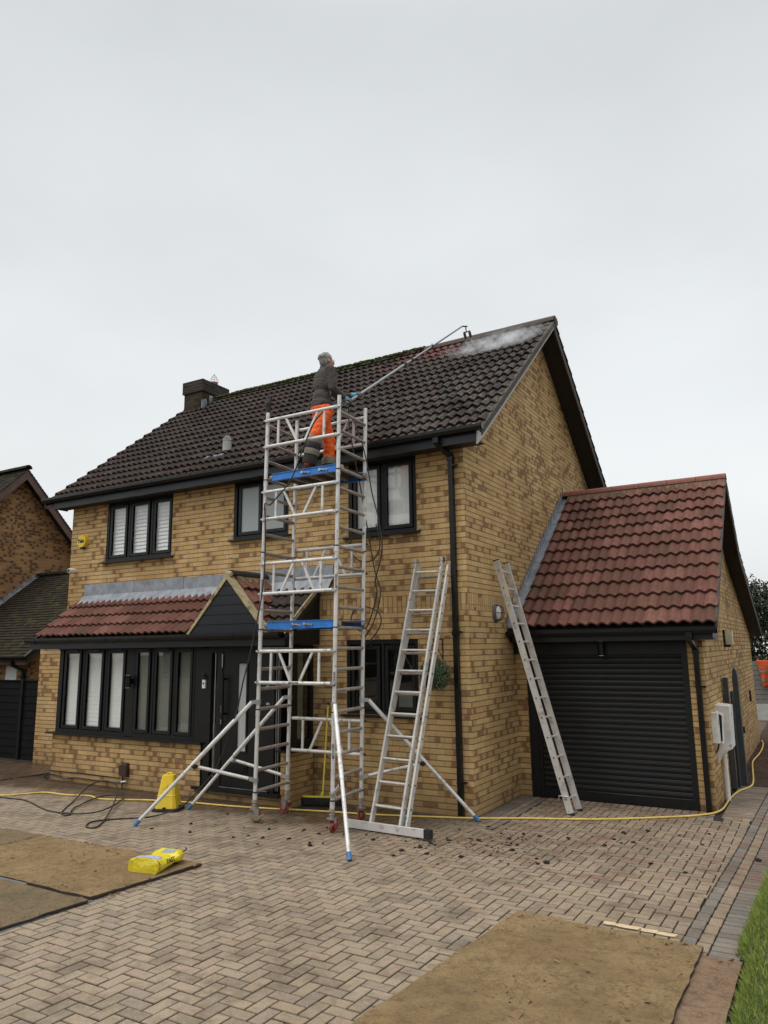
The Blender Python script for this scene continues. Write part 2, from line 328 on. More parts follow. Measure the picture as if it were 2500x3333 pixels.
# ---------------------------------------------------------------- mesh helpers
class MB:
    def __init__(s): s.v = []; s.f = []; s.mi = []; s.at = {}
    def face(s, pts, mi=0, **at):
        i = len(s.v); s.v += [tuple(p) for p in pts]; s.addf(tuple(range(i, i+len(pts))), mi, **at)
    def addf(s, idx, mi=0, **at):
        s.f.append(tuple(idx)); s.mi.append(mi)
        for k, q in at.items(): s.at.setdefault(k, {})[len(s.f)-1] = q
    def box(s, x0, x1, y0, y1, z0, z1, mi=0, **at):
        i = len(s.v); s.v += [(x, y, z) for x in (x0, x1) for y in (y0, y1) for z in (z0, z1)]
        for q in ((0, 1, 3, 2), (4, 6, 7, 5), (0, 4, 5, 1), (2, 3, 7, 6), (0, 2, 6, 4), (1, 5, 7, 3)): s.addf([i+k for k in q], mi, **at)
    def obox(s, c, ax, ay, az, mi=0, **at):
        c = Vector(c); ax = Vector(ax); ay = Vector(ay); az = Vector(az)
        i = len(s.v); s.v += [tuple(c+ax*a+ay*b+az*d) for a in (-1, 1) for b in (-1, 1) for d in (-1, 1)]
        for q in ((0, 1, 3, 2), (4, 6, 7, 5), (0, 4, 5, 1), (2, 3, 7, 6), (0, 2, 6, 4), (1, 5, 7, 3)): s.addf([i+k for k in q], mi, **at)
    def bar(s, p0, p1, w, h, upv=(0, 0, 1), mi=0):
        p0 = Vector(p0); p1 = Vector(p1); d = (p1-p0); L = d.length; d.normalize(); u = Vector(upv); a = d.cross(u)
        if a.length < 1e-4: a = d.cross(Vector((1, 0, 0)))
        a.normalize(); b = a.cross(d); s.obox((p0+p1)/2, d*L/2, a*w/2, b*h/2, mi)
    def tube(s, p0, p1, r0, r1=None, n=12, cap=True, mi=0): s.path([p0, p1], [r0, r1 if r1 is not None else r0], n, cap, mi)
    def path(s, pts, r, n=10, cap=True, mi=0, closed=False):
        pts = [Vector(p) for p in pts]; m = len(pts)
        if not hasattr(r, '__len__'): r = [r]*m
        i0 = len(s.v); nrm = None
        for k, p in enumerate(pts):
            if closed: d = pts[(k+1) % m]-pts[k-1]
            elif k == 0: d = pts[1]-pts[0]
            elif k == m-1: d = pts[-1]-pts[-2]
            else: d = (pts[k+1]-pts[k]).normalized()+(pts[k]-pts[k-1]).normalized()
            d.normalize()
            if nrm is None:
                nrm = d.orthogonal().normalized()
            else:
                nrm = (nrm-d*nrm.dot(d)).normalized()
            b = d.cross(nrm)
            for j in range(n):
                a = 2*math.pi*j/n; q = p+(nrm*math.cos(a)+b*math.sin(a))*r[k]; s.v.append(tuple(q))
        for k in range(m-1 if not closed else m):
            for j in range(n):
                a = i0+k*n+j; b = i0+k*n+(j+1) % n; c = i0+((k+1) % m)*n+(j+1) % n; d = i0+((k+1) % m)*n+j
                s.addf((a, b, c, d), mi)
        if cap and not closed:
            s.addf(tuple(i0+j for j in range(n))[::-1], mi); s.addf(tuple(i0+(m-1)*n+j for j in range(n)), mi)
    def sphere(s, c, r, nu=12, nv=8, mi=0, rot=None, jit=0, at=None):
        c = Vector(c); rx, ry, rz = (r, r, r) if not hasattr(r, '__len__') else r
        rot = rot or Matrix.Identity(3); i0 = len(s.v); at = at or {}
        for a in range(nv+1):
            th = math.pi*a/nv
            for b in range(nu):
                ph = 2*math.pi*b/nu; q = Vector((rx*math.sin(th)*math.cos(ph), ry*math.sin(th)*math.sin(ph), rz*math.cos(th)))
                if jit and 0 < a < nv: q *= 1+random.uniform(-jit, jit)
                s.v.append(tuple(c+rot @ q))
        for a in range(nv):
            for b in range(nu):
                p = i0+a*nu+b; q = i0+a*nu+(b+1) % nu
                if a == 0: s.addf((p, p+nu, q+nu), mi, **at)
                elif a == nv-1: s.addf((p, p+nu, q), mi, **at)
                else: s.addf((p, p+nu, q+nu, q), mi, **at)
    def capsule(s, p0, p1, r0, r1, n=12, mi=0):
        s.tube(p0, p1, r0, r1, n, True, mi); s.sphere(p0, r0, n, 8, mi); s.sphere(p1, r1, n, 8, mi)
    def prism(s, pts, ext, mi=0):
        pts = [Vector(p) for p in pts]; e = Vector(ext); n = len(pts); i = len(s.v)
        s.v += [tuple(p) for p in pts]+[tuple(p+e) for p in pts]
        s.addf(tuple(range(i, i+n))[::-1], mi); s.addf(tuple(range(i+n, i+2*n)), mi)
        for k in range(n): s.addf((i+k, i+(k+1) % n, i+n+(k+1) % n, i+n+k), mi)
    def xf(s, fn): s.v = [tuple(fn(Vector(p))) for p in s.v]; return s
    def build(s, name, mats, parent=None, smooth=0, weld=False):
        if not isinstance(mats, (list, tuple)): mats = [mats]
        xs = [p[0] for p in s.v]; ys = [p[1] for p in s.v]; zs = [p[2] for p in s.v]
        o = Vector(((min(xs)+max(xs))/2, (min(ys)+max(ys))/2, min(zs)))
        me = bpy.data.meshes.new(name); me.from_pydata([(a-o.x, b-o.y, c-o.z) for a, b, c in s.v], [], s.f)
        for m in mats: me.materials.append(m)
        me.polygons.foreach_set('material_index', s.mi)
        for k, d in s.at.items():
            A = me.attributes.new(k, 'FLOAT', 'FACE'); A.data.foreach_set('value', [float(d.get(i, 0.0)) for i in range(len(s.f))])
        if weld:
            bm = bmesh.new(); bm.from_mesh(me); bmesh.ops.remove_doubles(bm, verts=bm.verts, dist=1e-4); bmesh.ops.recalc_face_normals(bm, faces=bm.faces); bm.to_mesh(me); bm.free()
        if smooth:
            me.polygons.foreach_set('use_smooth', [True]*len(me.polygons)); me.set_sharp_from_angle(angle=R(smooth))
        me.update(); ob = bpy.data.objects.new(name, me); C.objects.link(ob); ob.location = o
        if parent: ob.parent = parent; ob.location = o-wloc(parent)
        return ob
def wloc(o):
    v = Vector(o.location)
    while o.parent: o = o.parent; v += Vector(o.location)
    return v
def tag(o, label, cat, group=None):
    o['label'] = label; o['category'] = cat
    if group: o['group'] = group
    return o
def thing(name, loc, label, cat, group=None):
    o = bpy.data.objects.new(name, None); o.location = loc; o.empty_display_size = .2; C.objects.link(o); return tag(o, label, cat, group)
def struct(o, kind='structure', label=None):
    o['kind'] = kind
    if label: o['label'] = label
    return o
def catmull(pts, k=6, closed=False):
    P = [Vector(p) for p in pts]; out = []; n = len(P)
    for i in range(n if closed else n-1):
        if closed: a, b, c, d = P[i-1], P[i], P[(i+1) % n], P[(i+2) % n]
        else: a, b, c, d = P[max(i-1, 0)], P[i], P[i+1], P[min(i+2, n-1)]
        for j in range(k):
            t = j/k; out.append(.5*((2*b)+(c-a)*t+(2*a-5*b+4*c-d)*t*t+(3*b-a-3*c+d)*t**3))
    if not closed: out.append(P[-1])
    return out
def text_obj(name, txt, size, mat, M4, parent, depth=.002, bold=False):
    cu = bpy.data.curves.new(name, 'FONT'); cu.body = txt; cu.size = size; cu.extrude = depth; cu.align_x = 'CENTER'; cu.align_y = 'CENTER'
    if bold: cu.offset = size*.02
    t = bpy.data.objects.new(name+'_tmp', cu); C.objects.link(t); dg = bpy.context.evaluated_depsgraph_get()
    me = bpy.data.meshes.new_from_object(t.evaluated_get(dg)); bpy.data.objects.remove(t); bpy.data.curves.remove(cu)
    me.materials.clear(); me.materials.append(mat); me.name = name
    o = bpy.data.objects.new(name, me); C.objects.link(o); o.parent = parent
    M5 = M4.copy(); M5.translation = M4.translation-wloc(parent); o.matrix_local = M5; return o
def blob(name, mb, mats, parent, voxel=.012, smooth_it=3):
    """fuse overlapping rounded volumes into ONE continuous skin"""
    o = mb.build(name+'_src', mats, None)
    m = o.modifiers.new('r', 'REMESH'); m.mode = 'VOXEL'; m.voxel_size = voxel
    q = o.modifiers.new('s', 'SMOOTH'); q.iterations = smooth_it; q.factor = .5
    dg = bpy.context.evaluated_depsgraph_get(); me = bpy.data.meshes.new_from_object(o.evaluated_get(dg)); loc = Vector(o.location)
    bpy.data.objects.remove(o); me.name = name
    if not len(me.materials): me.materials.append(mats if not isinstance(mats, (list, tuple)) else mats[0])
    me.polygons.foreach_set('use_smooth', [True]*len(me.polygons))
    o = bpy.data.objects.new(name, me); C.objects.link(o); o.location = loc
    if parent: o.parent = parent; o.location = loc-wloc(parent)
    return o
def tiles(name, parent, o, ux, uv, L, rows, gauge, mat, tw=.30, waves=2, amp=.046, thick=.036, seg=7, clean=None, bond=True, smooth=50, skip=None):
    thick = thick*1.25
    """courses of overlapping interlocking tiles on a slope: o = lower left corner, ux along the eave, uv up the slope"""
    o = Vector(o); ux = Vector(ux).normalized(); uv = Vector(uv).normalized(); n = ux.cross(uv).normalized()
    mb = MB(); per = tw/max(waves, 1)
    for r in range(rows):
        s0 = r*gauge; s1 = (r+1)*gauge+.02
        off = -per if (bond and r % 2) else 0
        c = 0
        while off+c*tw < L-1e-6:
            x0 = max(0, off+c*tw); x1 = min(L, off+(c+1)*tw)-.003; c += 1
            if x1-x0 < .03: continue
            if skip and skip(x0, x1, s0): continue
            k = max(2, int(round(seg*max(waves, 1)*(x1-x0)/tw))) if waves else 1
            dz = random.uniform(-.004, .004); ds = random.gauss(0, .004); rn = random.random(); i0 = len(mb.v)
            cc = o+ux*((x0+x1)/2)+uv*s0
            cl = clean(cc) if clean else 0
            for j in range(k+1):
                x = x0+(x1-x0)*j/k
                h = amp*(.5-.5*math.cos(2*math.pi*(x/per)))**.85 if waves else 0
                b = o+ux*x
                mb.v.append(tuple(b+uv*(s0+ds)+n*(h+dz+.4*thick+.004))); mb.v.append(tuple(b+uv*(s0+ds)+n*(h+thick+dz+.004))); mb.v.append(tuple(b+uv*s1+n*(h+.004)))
            for j in range(k):
                a = i0+3*j
                mb.addf((a, a+3, a+4, a+1), 0, rnd=rn, clean=cl); mb.addf((a+1, a+4, a+5, a+2), 0, rnd=rn, clean=cl)
            mb.addf((i0, i0+1, i0+2), 0, rnd=rn, clean=cl); a = i0+3*k; mb.addf((a+1, a, a+2), 0, rnd=rn, clean=cl)
    return mb.build(name, mat, parent, smooth=smooth)
def ridge_tiles(name, parent, p0, p1, r, mat, seg=.45, lift=0):
    mb = MB(); p0 = Vector(p0); p1 = Vector(p1); L = (p1-p0).length; d = (p1-p0)/L; s = d.cross(Vector((0, 0, 1))).normalized(); k = int(L/seg)
    for i in range(k):
        a = p0+d*(L*i/k); b = p0+d*(L*(i+1)/k-.006); rr = r*random.uniform(.97, 1.03); i0 = len(mb.v)
        for q, ra in ((a, rr), (b, rr)):
            for rad in (ra, ra-.02):
                for j in range(9):
                    t = math.pi*(j/8); mb.v.append(tuple(q+s*math.cos(t)*rad*1.05+Vector((0, 0, 1))*(math.sin(t)*rad+lift)))
        for j in range(8):
            mb.addf((i0+j, i0+j+1, i0+19+j, i0+18+j)); mb.addf((i0+9+j, i0+27+j, i0+28+j, i0+10+j))
            mb.addf((i0+j, i0+9+j, i0+10+j, i0+j+1)); mb.addf((i0+18+j, i0+19+j, i0+28+j, i0+27+j))
    return mb.build(name, mat, parent, smooth=40)
def GZ(y): return -.022*y if y < 0 else 0.0

# ================================================================ GROUND
mb = MB()
ys = [-220, -14, -8, -4, 0, 15, 60, 220]; xs = [-220, -30, -10, 0, 10, 30, 220]
def gzb(y): return GZ(max(y, -14))-.034
for i in range(len(xs)-1):
    for j in range(len(ys)-1):
        mb.face([(xs[i], ys[j], gzb(ys[j])), (xs[i+1], ys[j], gzb(ys[j])), (xs[i+1], ys[j+1], gzb(ys[j+1])), (xs[i], ys[j+1], gzb(ys[j+1]))])
struct(mb.build('ground', MT['ground']))

# sand bed under the block paving
mb = MB()
for a, b, c, d in ((-14, 3.34, -9, 0), (-14, 3.34, 0, 3.86)):
    mb.face([(a, c, GZ(c)-.020), (b, c, GZ(c)-.020), (b, d, GZ(d)-.020), (a, d, GZ(d)-.020)])
struct(mb.build('paving_bed', MT['joint']))

def xb(y): return 2.985+.030*(y+1.0)     # inner edge of the right-hand border
HOUSE = (-8.2, 0, 0, 9); BAY = (-7.6, -2.5, -.55, .1)
BORD = [(-14, -8.2, .49, 9), (-8.2, 0.02, 0, 9), (-8.25, -2.02, -.97, .1), (-2.04, .42, -.42, .1), (.0, .42, -.42, 9), (.42, 2.63, 1.3, 9), (2.63, 2.72, 1.3, 9)]
mb = MB()
def paver(x0, x1, y0, y1, kind=0.0, xr=None):
    if x1-x0 < .022 or y1-y0 < .022: return
    g = .0038; x0 += g; x1 -= g; y0 += g; y1 -= g; q = .0045; r = random.random(); dz = random.uniform(-.0018, .0018); tx = random.uniform(-.004, .004); ty = random.uniform(-.004, .004)
    cx, cy = (x0+x1)/2, (y0+y1)/2
    def P(x, y, z): return (x, y, GZ(y)+z+dz+(x-cx)*tx+(y-cy)*ty)
    i = len(mb.v)
    mb.v += [P(x0+q, y0+q, 0), P(x1-q, y0+q, 0), P(x1-q, y1-q, 0), P(x0+q, y1-q, 0), P(x0, y0, -.004), P(x1, y0, -.004), P(x1, y1, -.004), P(x0, y1, -.004), P(x0, y0, -.026), P(x1, y0, -.026), P(x1, y1, -.026), P(x0, y1, -.026)]
    for f in ((0, 1, 2, 3), (4, 5, 1, 0), (5, 6, 2, 1), (6, 7, 3, 2), (7, 4, 0, 3), (8, 9, 5, 4), (9, 10, 6, 5), (10, 11, 7, 6), (11, 8, 4, 7)):
        mb.addf([i+k for k in f], 0, rnd=r, kind=kind, edge=0.0 if f[0] == 0 else (.5 if f[2] < 4 else 1.0))
def clipped(x0, x1, y0, y1):
    cx, cy = (x0+x1)/2, (y0+y1)/2
    x1 = min(x1, xb(cy))
    for a, b, c, d in BORD:
        if x0 >= b or x1 <= a or y0 >= d or y1 <= c: continue
        # cut on the side with the smallest overlap
        o = [(x1-a, 'R'), (b-x0, 'L'), (y1-c, 'T'), (d-y0, 'B')]; m, k = min(o)
        if k == 'R': x1 = a
        elif k == 'L': x0 = b
        elif k == 'T': y1 = c
        else: y0 = d
        if x1-x0 < .02 or y1-y0 < .02: return
    paver(x0, x1, y0, y1)
ox, oy = .037, .021
for i in range(-125, 32):
    for j in range(-78, 18):
        m = (i+j) % 4; x, y = i*.1+ox, j*.1+oy
        if x < -11.5 or y > 1.75 or (y > .6 and x < 0): continue
        if m == 0: clipped(x, x+.2, y, y+.1)
        elif m == 2: clipped(x, x+.1, y, y+.2)
def hrow(x0, x1, y0, w, kind, step=.2, off=0):      # a row of blocks along X
    x = x0-off
    while x < x1: paver(max(x, x0), min(x+step, x1), y0, y0+w, kind); x += step
def vrow(x0, w, y0, y1, kind, step=.2, off=0, fx=None):
    y = y0-off
    while y < y1:
        a, b = max(y, y0), min(y+step, y1); d = fx((a+b)/2)-fx(y0) if fx else 0
        paver(x0+d, x0+w+d, a, b, kind); y += step
vrow(xb(-8), .1, -8, 3.84, 1, fx=xb); vrow(xb(-8)+.1, .1, -8, 3.84, 0, off=.07, fx=xb)
vrow(xb(-8)+.2, .2, -8, 3.84, 1, step=.1, fx=xb)
for k, (kd, w, st, of) in enumerate(((1, .2, .1, 0), (0, .1, .2, .05), (1, .1, .2, .11))):
    yy = (-.75, -.85, -.95)[k]; hrow(-8.2, -2.0+[0, .01, .02][k], yy-.02 if k else yy-.02, w, kd, st, of)
    y2 = (-.2, -.3, -.4)[k]; hrow(-2.0, .2+.1*k, y2-.02, w, kd, st, of)
    x2 = (0.02, .22, .32)[k]; vrow(x2, w, -.4 if k else -.2, 1.68, kd, st, of)
hrow(.42, 2.63, 1.5, .2, 0, .1); hrow(.42, 2.63, 1.4, .1, 1, .2); hrow(.42, 2.63, 1.3, .1, 0, .2, .07)
y = 1.42
while y < 3.84: paver(2.70, xb(y), y, y+.1, .5); y += .1
struct(mb.build('driveway', MT['paver']))

# lawn on the right: turf and real blades
mb = MB(); n = 26
for i in range(n):
    y0 = -9+i*(8.75/n); y1 = y0+8.75/n
    for k in range(8):
        e_ = xb(y0)+.40 if y0 > -3.4 else 3.37; x0 = e_+k*k*.08; x1 = e_+(k+1)**2*.08; h = .004 if k == 0 else .02
        mb.face([(x0, y0, GZ(y0)+(.0 if k == 0 else .02)), (x1, y0, GZ(y0)+.02), (x1, y1, GZ(y1)+.02), (x0, y1, GZ(y1)+(.0 if k == 0 else .02))])
struct(mb.build('lawn', MT['turf']))
mb = MB()
for k in range(46000):
    y = random.uniform(-7.2, -.35); edge = (xb(y)+.37 if y > -3.25 else 3.365)+.022*noise.noise(Vector((y*4, 0, 3)))+.02*noise.noise(Vector((y*17, 5, 3)))
    x = edge+(random.random()**1.6)*1.9; z = GZ(y)+(.018 if x > edge+.03 else .002)
    h = random.uniform(.018, .045)*(1.5 if random.random() < .06 else 1)*(1.15 if x < edge+.08 else 1); a = random.uniform(0, 6.28); w = random.uniform(.0016, .0032)
    lx, ly = random.gauss(0, .016), random.gauss(0, .016)
    if x < edge+.06: lx -= .02
    r = min(1, max(0, .5+.3*noise.noise(Vector((x*5, y*5, 0)))+random.gauss(0, .2)))
    ca, sa = math.cos(a)*w, math.sin(a)*w; i = len(mb.v)
    mb.v += [(x-ca, y-sa, z), (x+ca, y+sa, z), (x+lx*.4+ca*.6, y+ly*.4+sa*.6, z+h*.65), (x+lx*.4-ca*.6, y+ly*.4-sa*.6, z+h*.65), (x+lx, y+ly, z+h)]
    mb.addf((i, i+1, i+2, i+3), 0, rnd=r); mb.addf((i+3, i+2, i+4), 0, rnd=r)
o = mb.build('grass', MT['grass']); struct(o, 'stuff')

# churned earth beyond the paving
mb = MB(); nx, ny = 40, 110
def mz(x, y): 
    b = noise.noise(Vector((x*1.6, y*5.5, 0)))*.035+noise.noise(Vector((x*5, y*14, 2)))*.018
    return (b-.004)*min(1, (y-3.86)/.4+.15)+ (.0 if y < 13 else (y-13)*.01)
for i in range(nx+1):
    for j in range(ny+1):
        x = 2.55+i*5.0/nx; y = 3.86+j*11.4/ny; mb.v.append((x, y, mz(x, y)))
for i in range(nx):
    for j in range(ny):
        a = i*(ny+1)+j; mb.addf((a, a+ny+1, a+ny+2, a+1))
struct(mb.build('mud_track', MT['soil'], smooth=60))

# ================================================================ HOUSE
house = thing('detached_house', (-4.1, 3.6, 0), 'yellow brick two-storey house with brown tiled roof, black windows and porch', 'house')
EY, EZ, TN = -.22, 4.95, .8037
def rz(y): return EZ+TN*(y-EY)
RY = 3.6; RZ = rz(RY)
def wallY(mb, x0, x1, z0, z1, y, holes=(), depth=.1, mi=0, sgn=1):
    X = sorted({x0, x1, *[h[0] for h in holes], *[h[1] for h in holes]}); Z = sorted({z0, z1, *[h[2] for h in holes], *[h[3] for h in holes]})
    for a, b in zip(X, X[1:]):
        for c, d in zip(Z, Z[1:]):
            if any(h[0] <= a and b <= h[1] and h[2] <= c and d <= h[3] for h in holes): continue
            mb.face([(a, y, c), (b, y, c), (b, y, d), (a, y, d)], mi)
    for a, b, c, d in holes:
        yy = y+depth*sgn
        mb.face([(a, y, c), (a, y, d), (a, yy, d), (a, yy, c)], mi); mb.face([(b, y, c), (b, yy, c), (b, yy, d), (b, y, d)], mi)
        mb.face([(a, y, c), (a, yy, c), (b, yy, c), (b, y, c)], mi); mb.face([(a, y, d), (b, y, d), (b, yy, d), (a, yy, d)], mi)
W1 = (-7.215, -5.53, 3.755, 4.865); W2 = (-4.13, -3.0, 3.905, 4.88); W3 = (-1.885, -.74, 3.755, 4.87); W4 = (-1.925, -.76, 1.225, 2.255)
mb = MB(); wallY(mb, -8.2, 0, -.3, 4.93, 0, (W1, W2, W3, W4))
for X in (0, -8.2):
    mb.face([(X, 0, -.3), (X, 7.2, -.3), (X, 7.2, rz(0)-.06), (X, RY, RZ-.06), (X, 0, rz(0)-.06)])
mb.face([(0, 7.2, -.3), (-8.2, 7.2, -.3), (-8.2, 7.2, 5), (0, 7.2, 5)])
mb.build('wall', MT['brick'], house)
mb = MB(); mb.box(-8.1, -.1, .35, .40, -.2, 4.8); mb.box(-8.1, -.1, .1, .35, 2.4, 2.5); mb.build('dark_backing', MT['unlit_dark'], house)  # added panels, coloured near-black for the unlit rooms behind the windows

# ---- main roof
sl_ = math.hypot(1, TN); uvf = (0, 1/sl_, TN/sl_)
roofp = tiles('roof', house, (-8.80, EY, EZ+.015), (1, 0, 0), uvf, 9.16, 16, .305, MT['tile_dark'],
    clean=lambda c: (1.0 if (-3.05 < c.x < -1.35 and c.z > 7.86-.25*((c.x+3)/1.7)**1.2-.1+(.2 if c.x < -2.6 else 0)) else (.45 if (-3.3 < c.x < -1.1 and c.z > 7.35) and random.random() < .4 else (.12 if c.x > -3.2 and c.z < 5.5 and random.random() < .3 else 0))))
mb = MB()
for e0, e1 in ((.0, .0),):
    mb.prism([(-8.72, EY, EZ-.01), (-8.72, RY, RZ-.01), (-8.72, 7.62, rz(-.42)-.0), (-8.72, 7.62, rz(-.42)-.07), (-8.72, RY, RZ-.08), (-8.72, EY, EZ-.07)], (9.04, 0, 0))
mb.build('roof_deck', MT['soffit'], roofp)
tiles('back_slope', roofp, (.37, 7.62, rz(-.42)+.01), (-1, 0, 0), (0, -1/sl_, TN/sl_), 9.16, 17, .305, MT['tile_dark'], seg=4)
ridge_tiles('ridge', roofp, (-8.82, RY, RZ+.035), (.38, RY, RZ+.045), .125, MT['ridge'], lift=-.03)
mb = MB()
for k in range(900):
    x = -8.6+random.random()**1.05*6.3; s = random.choice((-1, 1)); t = random.uniform(.0, 1.3)
    r = random.uniform(.012, .035)
    p = Vector((x, RY-math.sin(t)*.14, RZ+.03+math.cos(t)*.09)) if random.random() < .8 else Vector((x, RY-random.uniform(.1, .45), 0))
    if p.z == 0: p.z = rz(p.y)+.05
    if -8.7 < p.x < -7.9 and random.random() < .7: continue
    mb.sphere(p, (r*1.5, r*1.2, r*.8), 6, 4, jit=.3)
mb.build('ridge_moss', MT['moss'], roofp)
mb = MB()
for k in range(2600):
    x = -8.6+8.8*random.random()**.62; c = random.randint(0, 15); y = EY+(c*.305+abs(random.gauss(0, .05)))/sl_+.004
    if y > RY-.1: continue
    w_ = noise.noise(Vector((x*.8, y*.8, 4)))
    if w_ < -.12+.25*random.random(): continue
    r = .005+random.expovariate(120); r = min(r, .026); ph = .5-.5*math.cos(2*math.pi*((x+8.80)/.15))
    mb.sphere((x, y, rz(y)+.015+.046*ph*.75+.045-.02*(1-ph)), (r*1.6, r*1.2, r*.7), 5, 3, jit=.35)
struct(mb.build('roof_moss', plain('brown_roof_moss', (.05, .045, .026), .95, var=.6, scale=4), roofp), 'stuff')
mb = MB(); mb.prism([(-8.795, EY+.01, EZ-.07), (-8.795, RY, RZ-.08), (-8.795, RY, RZ+.045), (-8.795, EY+.01, EZ+.045)], (.03, 0, 0)); mb.build('left_verge_closer', MT['soffit'], roofp)
# verge: bedding and thin undercloak on the front slope, brown board on the rear one
mb = MB(); mb.prism([(.30, EY+.02, EZ-.035), (.30, RY, RZ-.035), (.30, RY, RZ+.075), (.30, EY+.02, EZ+.068)], (.075, 0, 0)); mb.build('verge_bedding', plain('grey_verge_mortar', (.075, .066, .054), .95, var=.4, scale=12, bumpd=.01), roofp)
mb = MB(); mb.prism([(.325, EY-.07, EZ-.17), (.325, EY-.07, EZ-.02), (.325, RY, RZ-.01), (.325, RY, RZ-.095), (.325, EY+.16, EZ-.0)], (.022, 0, 0))
mb.prism([(.345, EY-.1, EZ-.155), (.345, EY-.1, EZ-.02), (.345, EY+.12, EZ+.03)], (.02, 0, 0)); mb.build('bargeboard', MT['greyboard'], roofp)
mb = MB(); mb.prism([(.33, RY, RZ-.02), (.33, 7.62, rz(-.42)-.02), (.33, 7.62, rz(-.42)-.17), (.33, RY, RZ-.20)], (.025, 0, 0)); mb.build('rear_bargeboard', MT['olive'], roofp)
mb = MB(); mb.prism([(.0, RY, RZ-.09), (.0, 7.62, rz(-.42)-.09), (.0, 7.62, rz(-.42)-.105), (.0, RY, RZ-.105)], (.33, 0, 0)); mb.build('verge_soffit', MT['soffit'], roofp)
mb = MB(); mb.sphere((.385, RY, RZ+.03), (.012, .11, .085), 12, 8); mb.build('ridge_end', MT['olive'], roofp)
mb = MB(); mb.box(.335, .37, EY-.02, EY+.12, EZ+.045, EZ+.13); mb.obox((.30, EY+.02, EZ+.105), (.05, .02, 0), (-.01, .05, .03), (0, -.012, .03)); mb.build('verge_mortar_lump', MT['mortar'], roofp)
# fascia, soffit, gutter
mb = MB(); mb.box(-8.39, .33, -.295, -.275, 4.825, 4.985); mb.box(-8.39, -8.37, -.275, 0, 4.825, 4.98); mb.build('fascia', MT['fascia'], house)
mb = MB(); mb.box(-8.37, .325, -.275, -.0, 4.845, 4.855); mb.build('soffit', MT['soffit'], house)
def gutter(name, parent, x0, x1, yb, z, w=.112, d=.075, brackets=.9):
    mb = MB(); pr = [(yb, z), (yb, z-d*.6), (yb-w*.3, z-d), (yb-w*.75, z-d), (yb-w, z-d*.5), (yb-w, z), (yb-w+.005, z), (yb-w+.006, z-d*.45), (yb-w*.72, z-d+.006), (yb-w*.32, z-d+.006), (yb-.006, z-d*.55), (yb-.006, z)]
    mb.prism([(x0, a, b) for a, b in pr], (x1-x0, 0, 0))
    for x in (x0, x1-.008):
        mb.prism([(x, a, b) for a, b in pr[:6]], (.008, 0, 0))
    x = x0+.25
    while x < x1-.1:
        mb.prism([(x, a-(.004 if k > 2 else 0), b-.004) for k, (a, b) in enumerate(pr[:6])], (.045, 0, 0)); x += brackets
    return mb.build(name, MT['gloss'], parent)
gutter('gutter', house, -8.64, .45, -.298, 5.03, .115, .08)
# chimney
mb = MB(); mb.box(-8.60, -8.02, 3.15, 4.0, 7.4, 8.18); ch = mb.build('chimney', MT['brick_stack'], roofp)
mb = MB(); mb.box(-8.635, -7.985, 3.115, 4.035, 8.18, 8.475); mb.build('chimney_cap', MT['brick_cap'], ch)
mb = MB(); mb.tube((-8.2, 3.72, 8.47), (-8.2, 3.72, 8.60), .10, .095, 16); mb.build('chimney_pot', MT['ridge_red'], ch, smooth=40)
mb = MB()
for k in range(8):
    a = k*math.pi/4; mb.path([(-8.2+.09*math.cos(a), 3.72+.09*math.sin(a), 8.59), (-8.2+.11*math.cos(a), 3.72+.11*math.sin(a), 8.66), (-8.2, 3.72, 8.82)], .0022, 4)
for z, r_ in ((8.64, .105), (8.71, .075)): mb.path([(-8.2+r_*math.cos(t*.4), 3.72+r_*math.sin(t*.4), z) for t in range(16)], .002, 4, closed=True)
mb.build('bird_guard', MT['olive'], ch)
mb = MB(); mb.face([(-8.62, 3.13, 7.60), (-8.0, 3.13, 7.60), (-8.0, 3.13, 7.75), (-8.62, 3.13, 7.75)])
mb.prism([(-8.72, 2.93, rz(2.93)+.045), (-7.93, 2.93, rz(2.93)+.045), (-7.93, 3.14, rz(3.14)+.06), (-8.72, 3.14, rz(3.14)+.06)], (0, -.005, .008))
mb.prism([(-8.01, 3.12, 7.68), (-8.01, 3.30, 7.90), (-8.01, 3.26, 8.02), (-8.01, 3.12, 7.95)], (.015, 0, 0)); mb.prism([(-8.0, 3.35, 7.86), (-8.0, 3.68, 8.06), (-8.0, 3.66, 8.13), (-8.0, 3.36, 8.13)], (.015, 0, 0))
mb.build('chimney_flashing', MT['lead'], ch)
# vent pipe
vx, vy = -4.83, .56; mb = MB(); mb.tube((vx, vy, 5.50), (vx, vy, 5.66), .05, .048, 16, mi=1); mb.tube((vx, vy, 5.64), (vx, vy, 5.83), .078, .078, 20); mb.tube((vx, vy, 5.83), (vx, vy, 5.845), .085, .085, 20)
for k in range(10):
    a = k*.628; mb.path([(vx+.07*math.cos(a), vy+.07*math.sin(a), 5.845), (vx+.062*math.cos(a), vy+.062*math.sin(a), 5.88), (vx+.035*math.cos(a), vy+.035*math.sin(a), 5.915)], .007, 5)
mb.tube((vx, vy, 5.908), (vx, vy, 5.922), .04, .038, 12); vp = mb.build('vent_pipe', [MT['grey_pipe'], MT['lead']], roofp, smooth=40)
mb = MB()
for x in (-5.15, -4.98, -4.84): mb = MB(); mb.obox((x, vy-.16, rz(vy-.16)+.075), (.045, 0, 0), (0, .05, .04), (0, -.006, .008)); mb.build('vent_flashing', MT['lead'], vp)

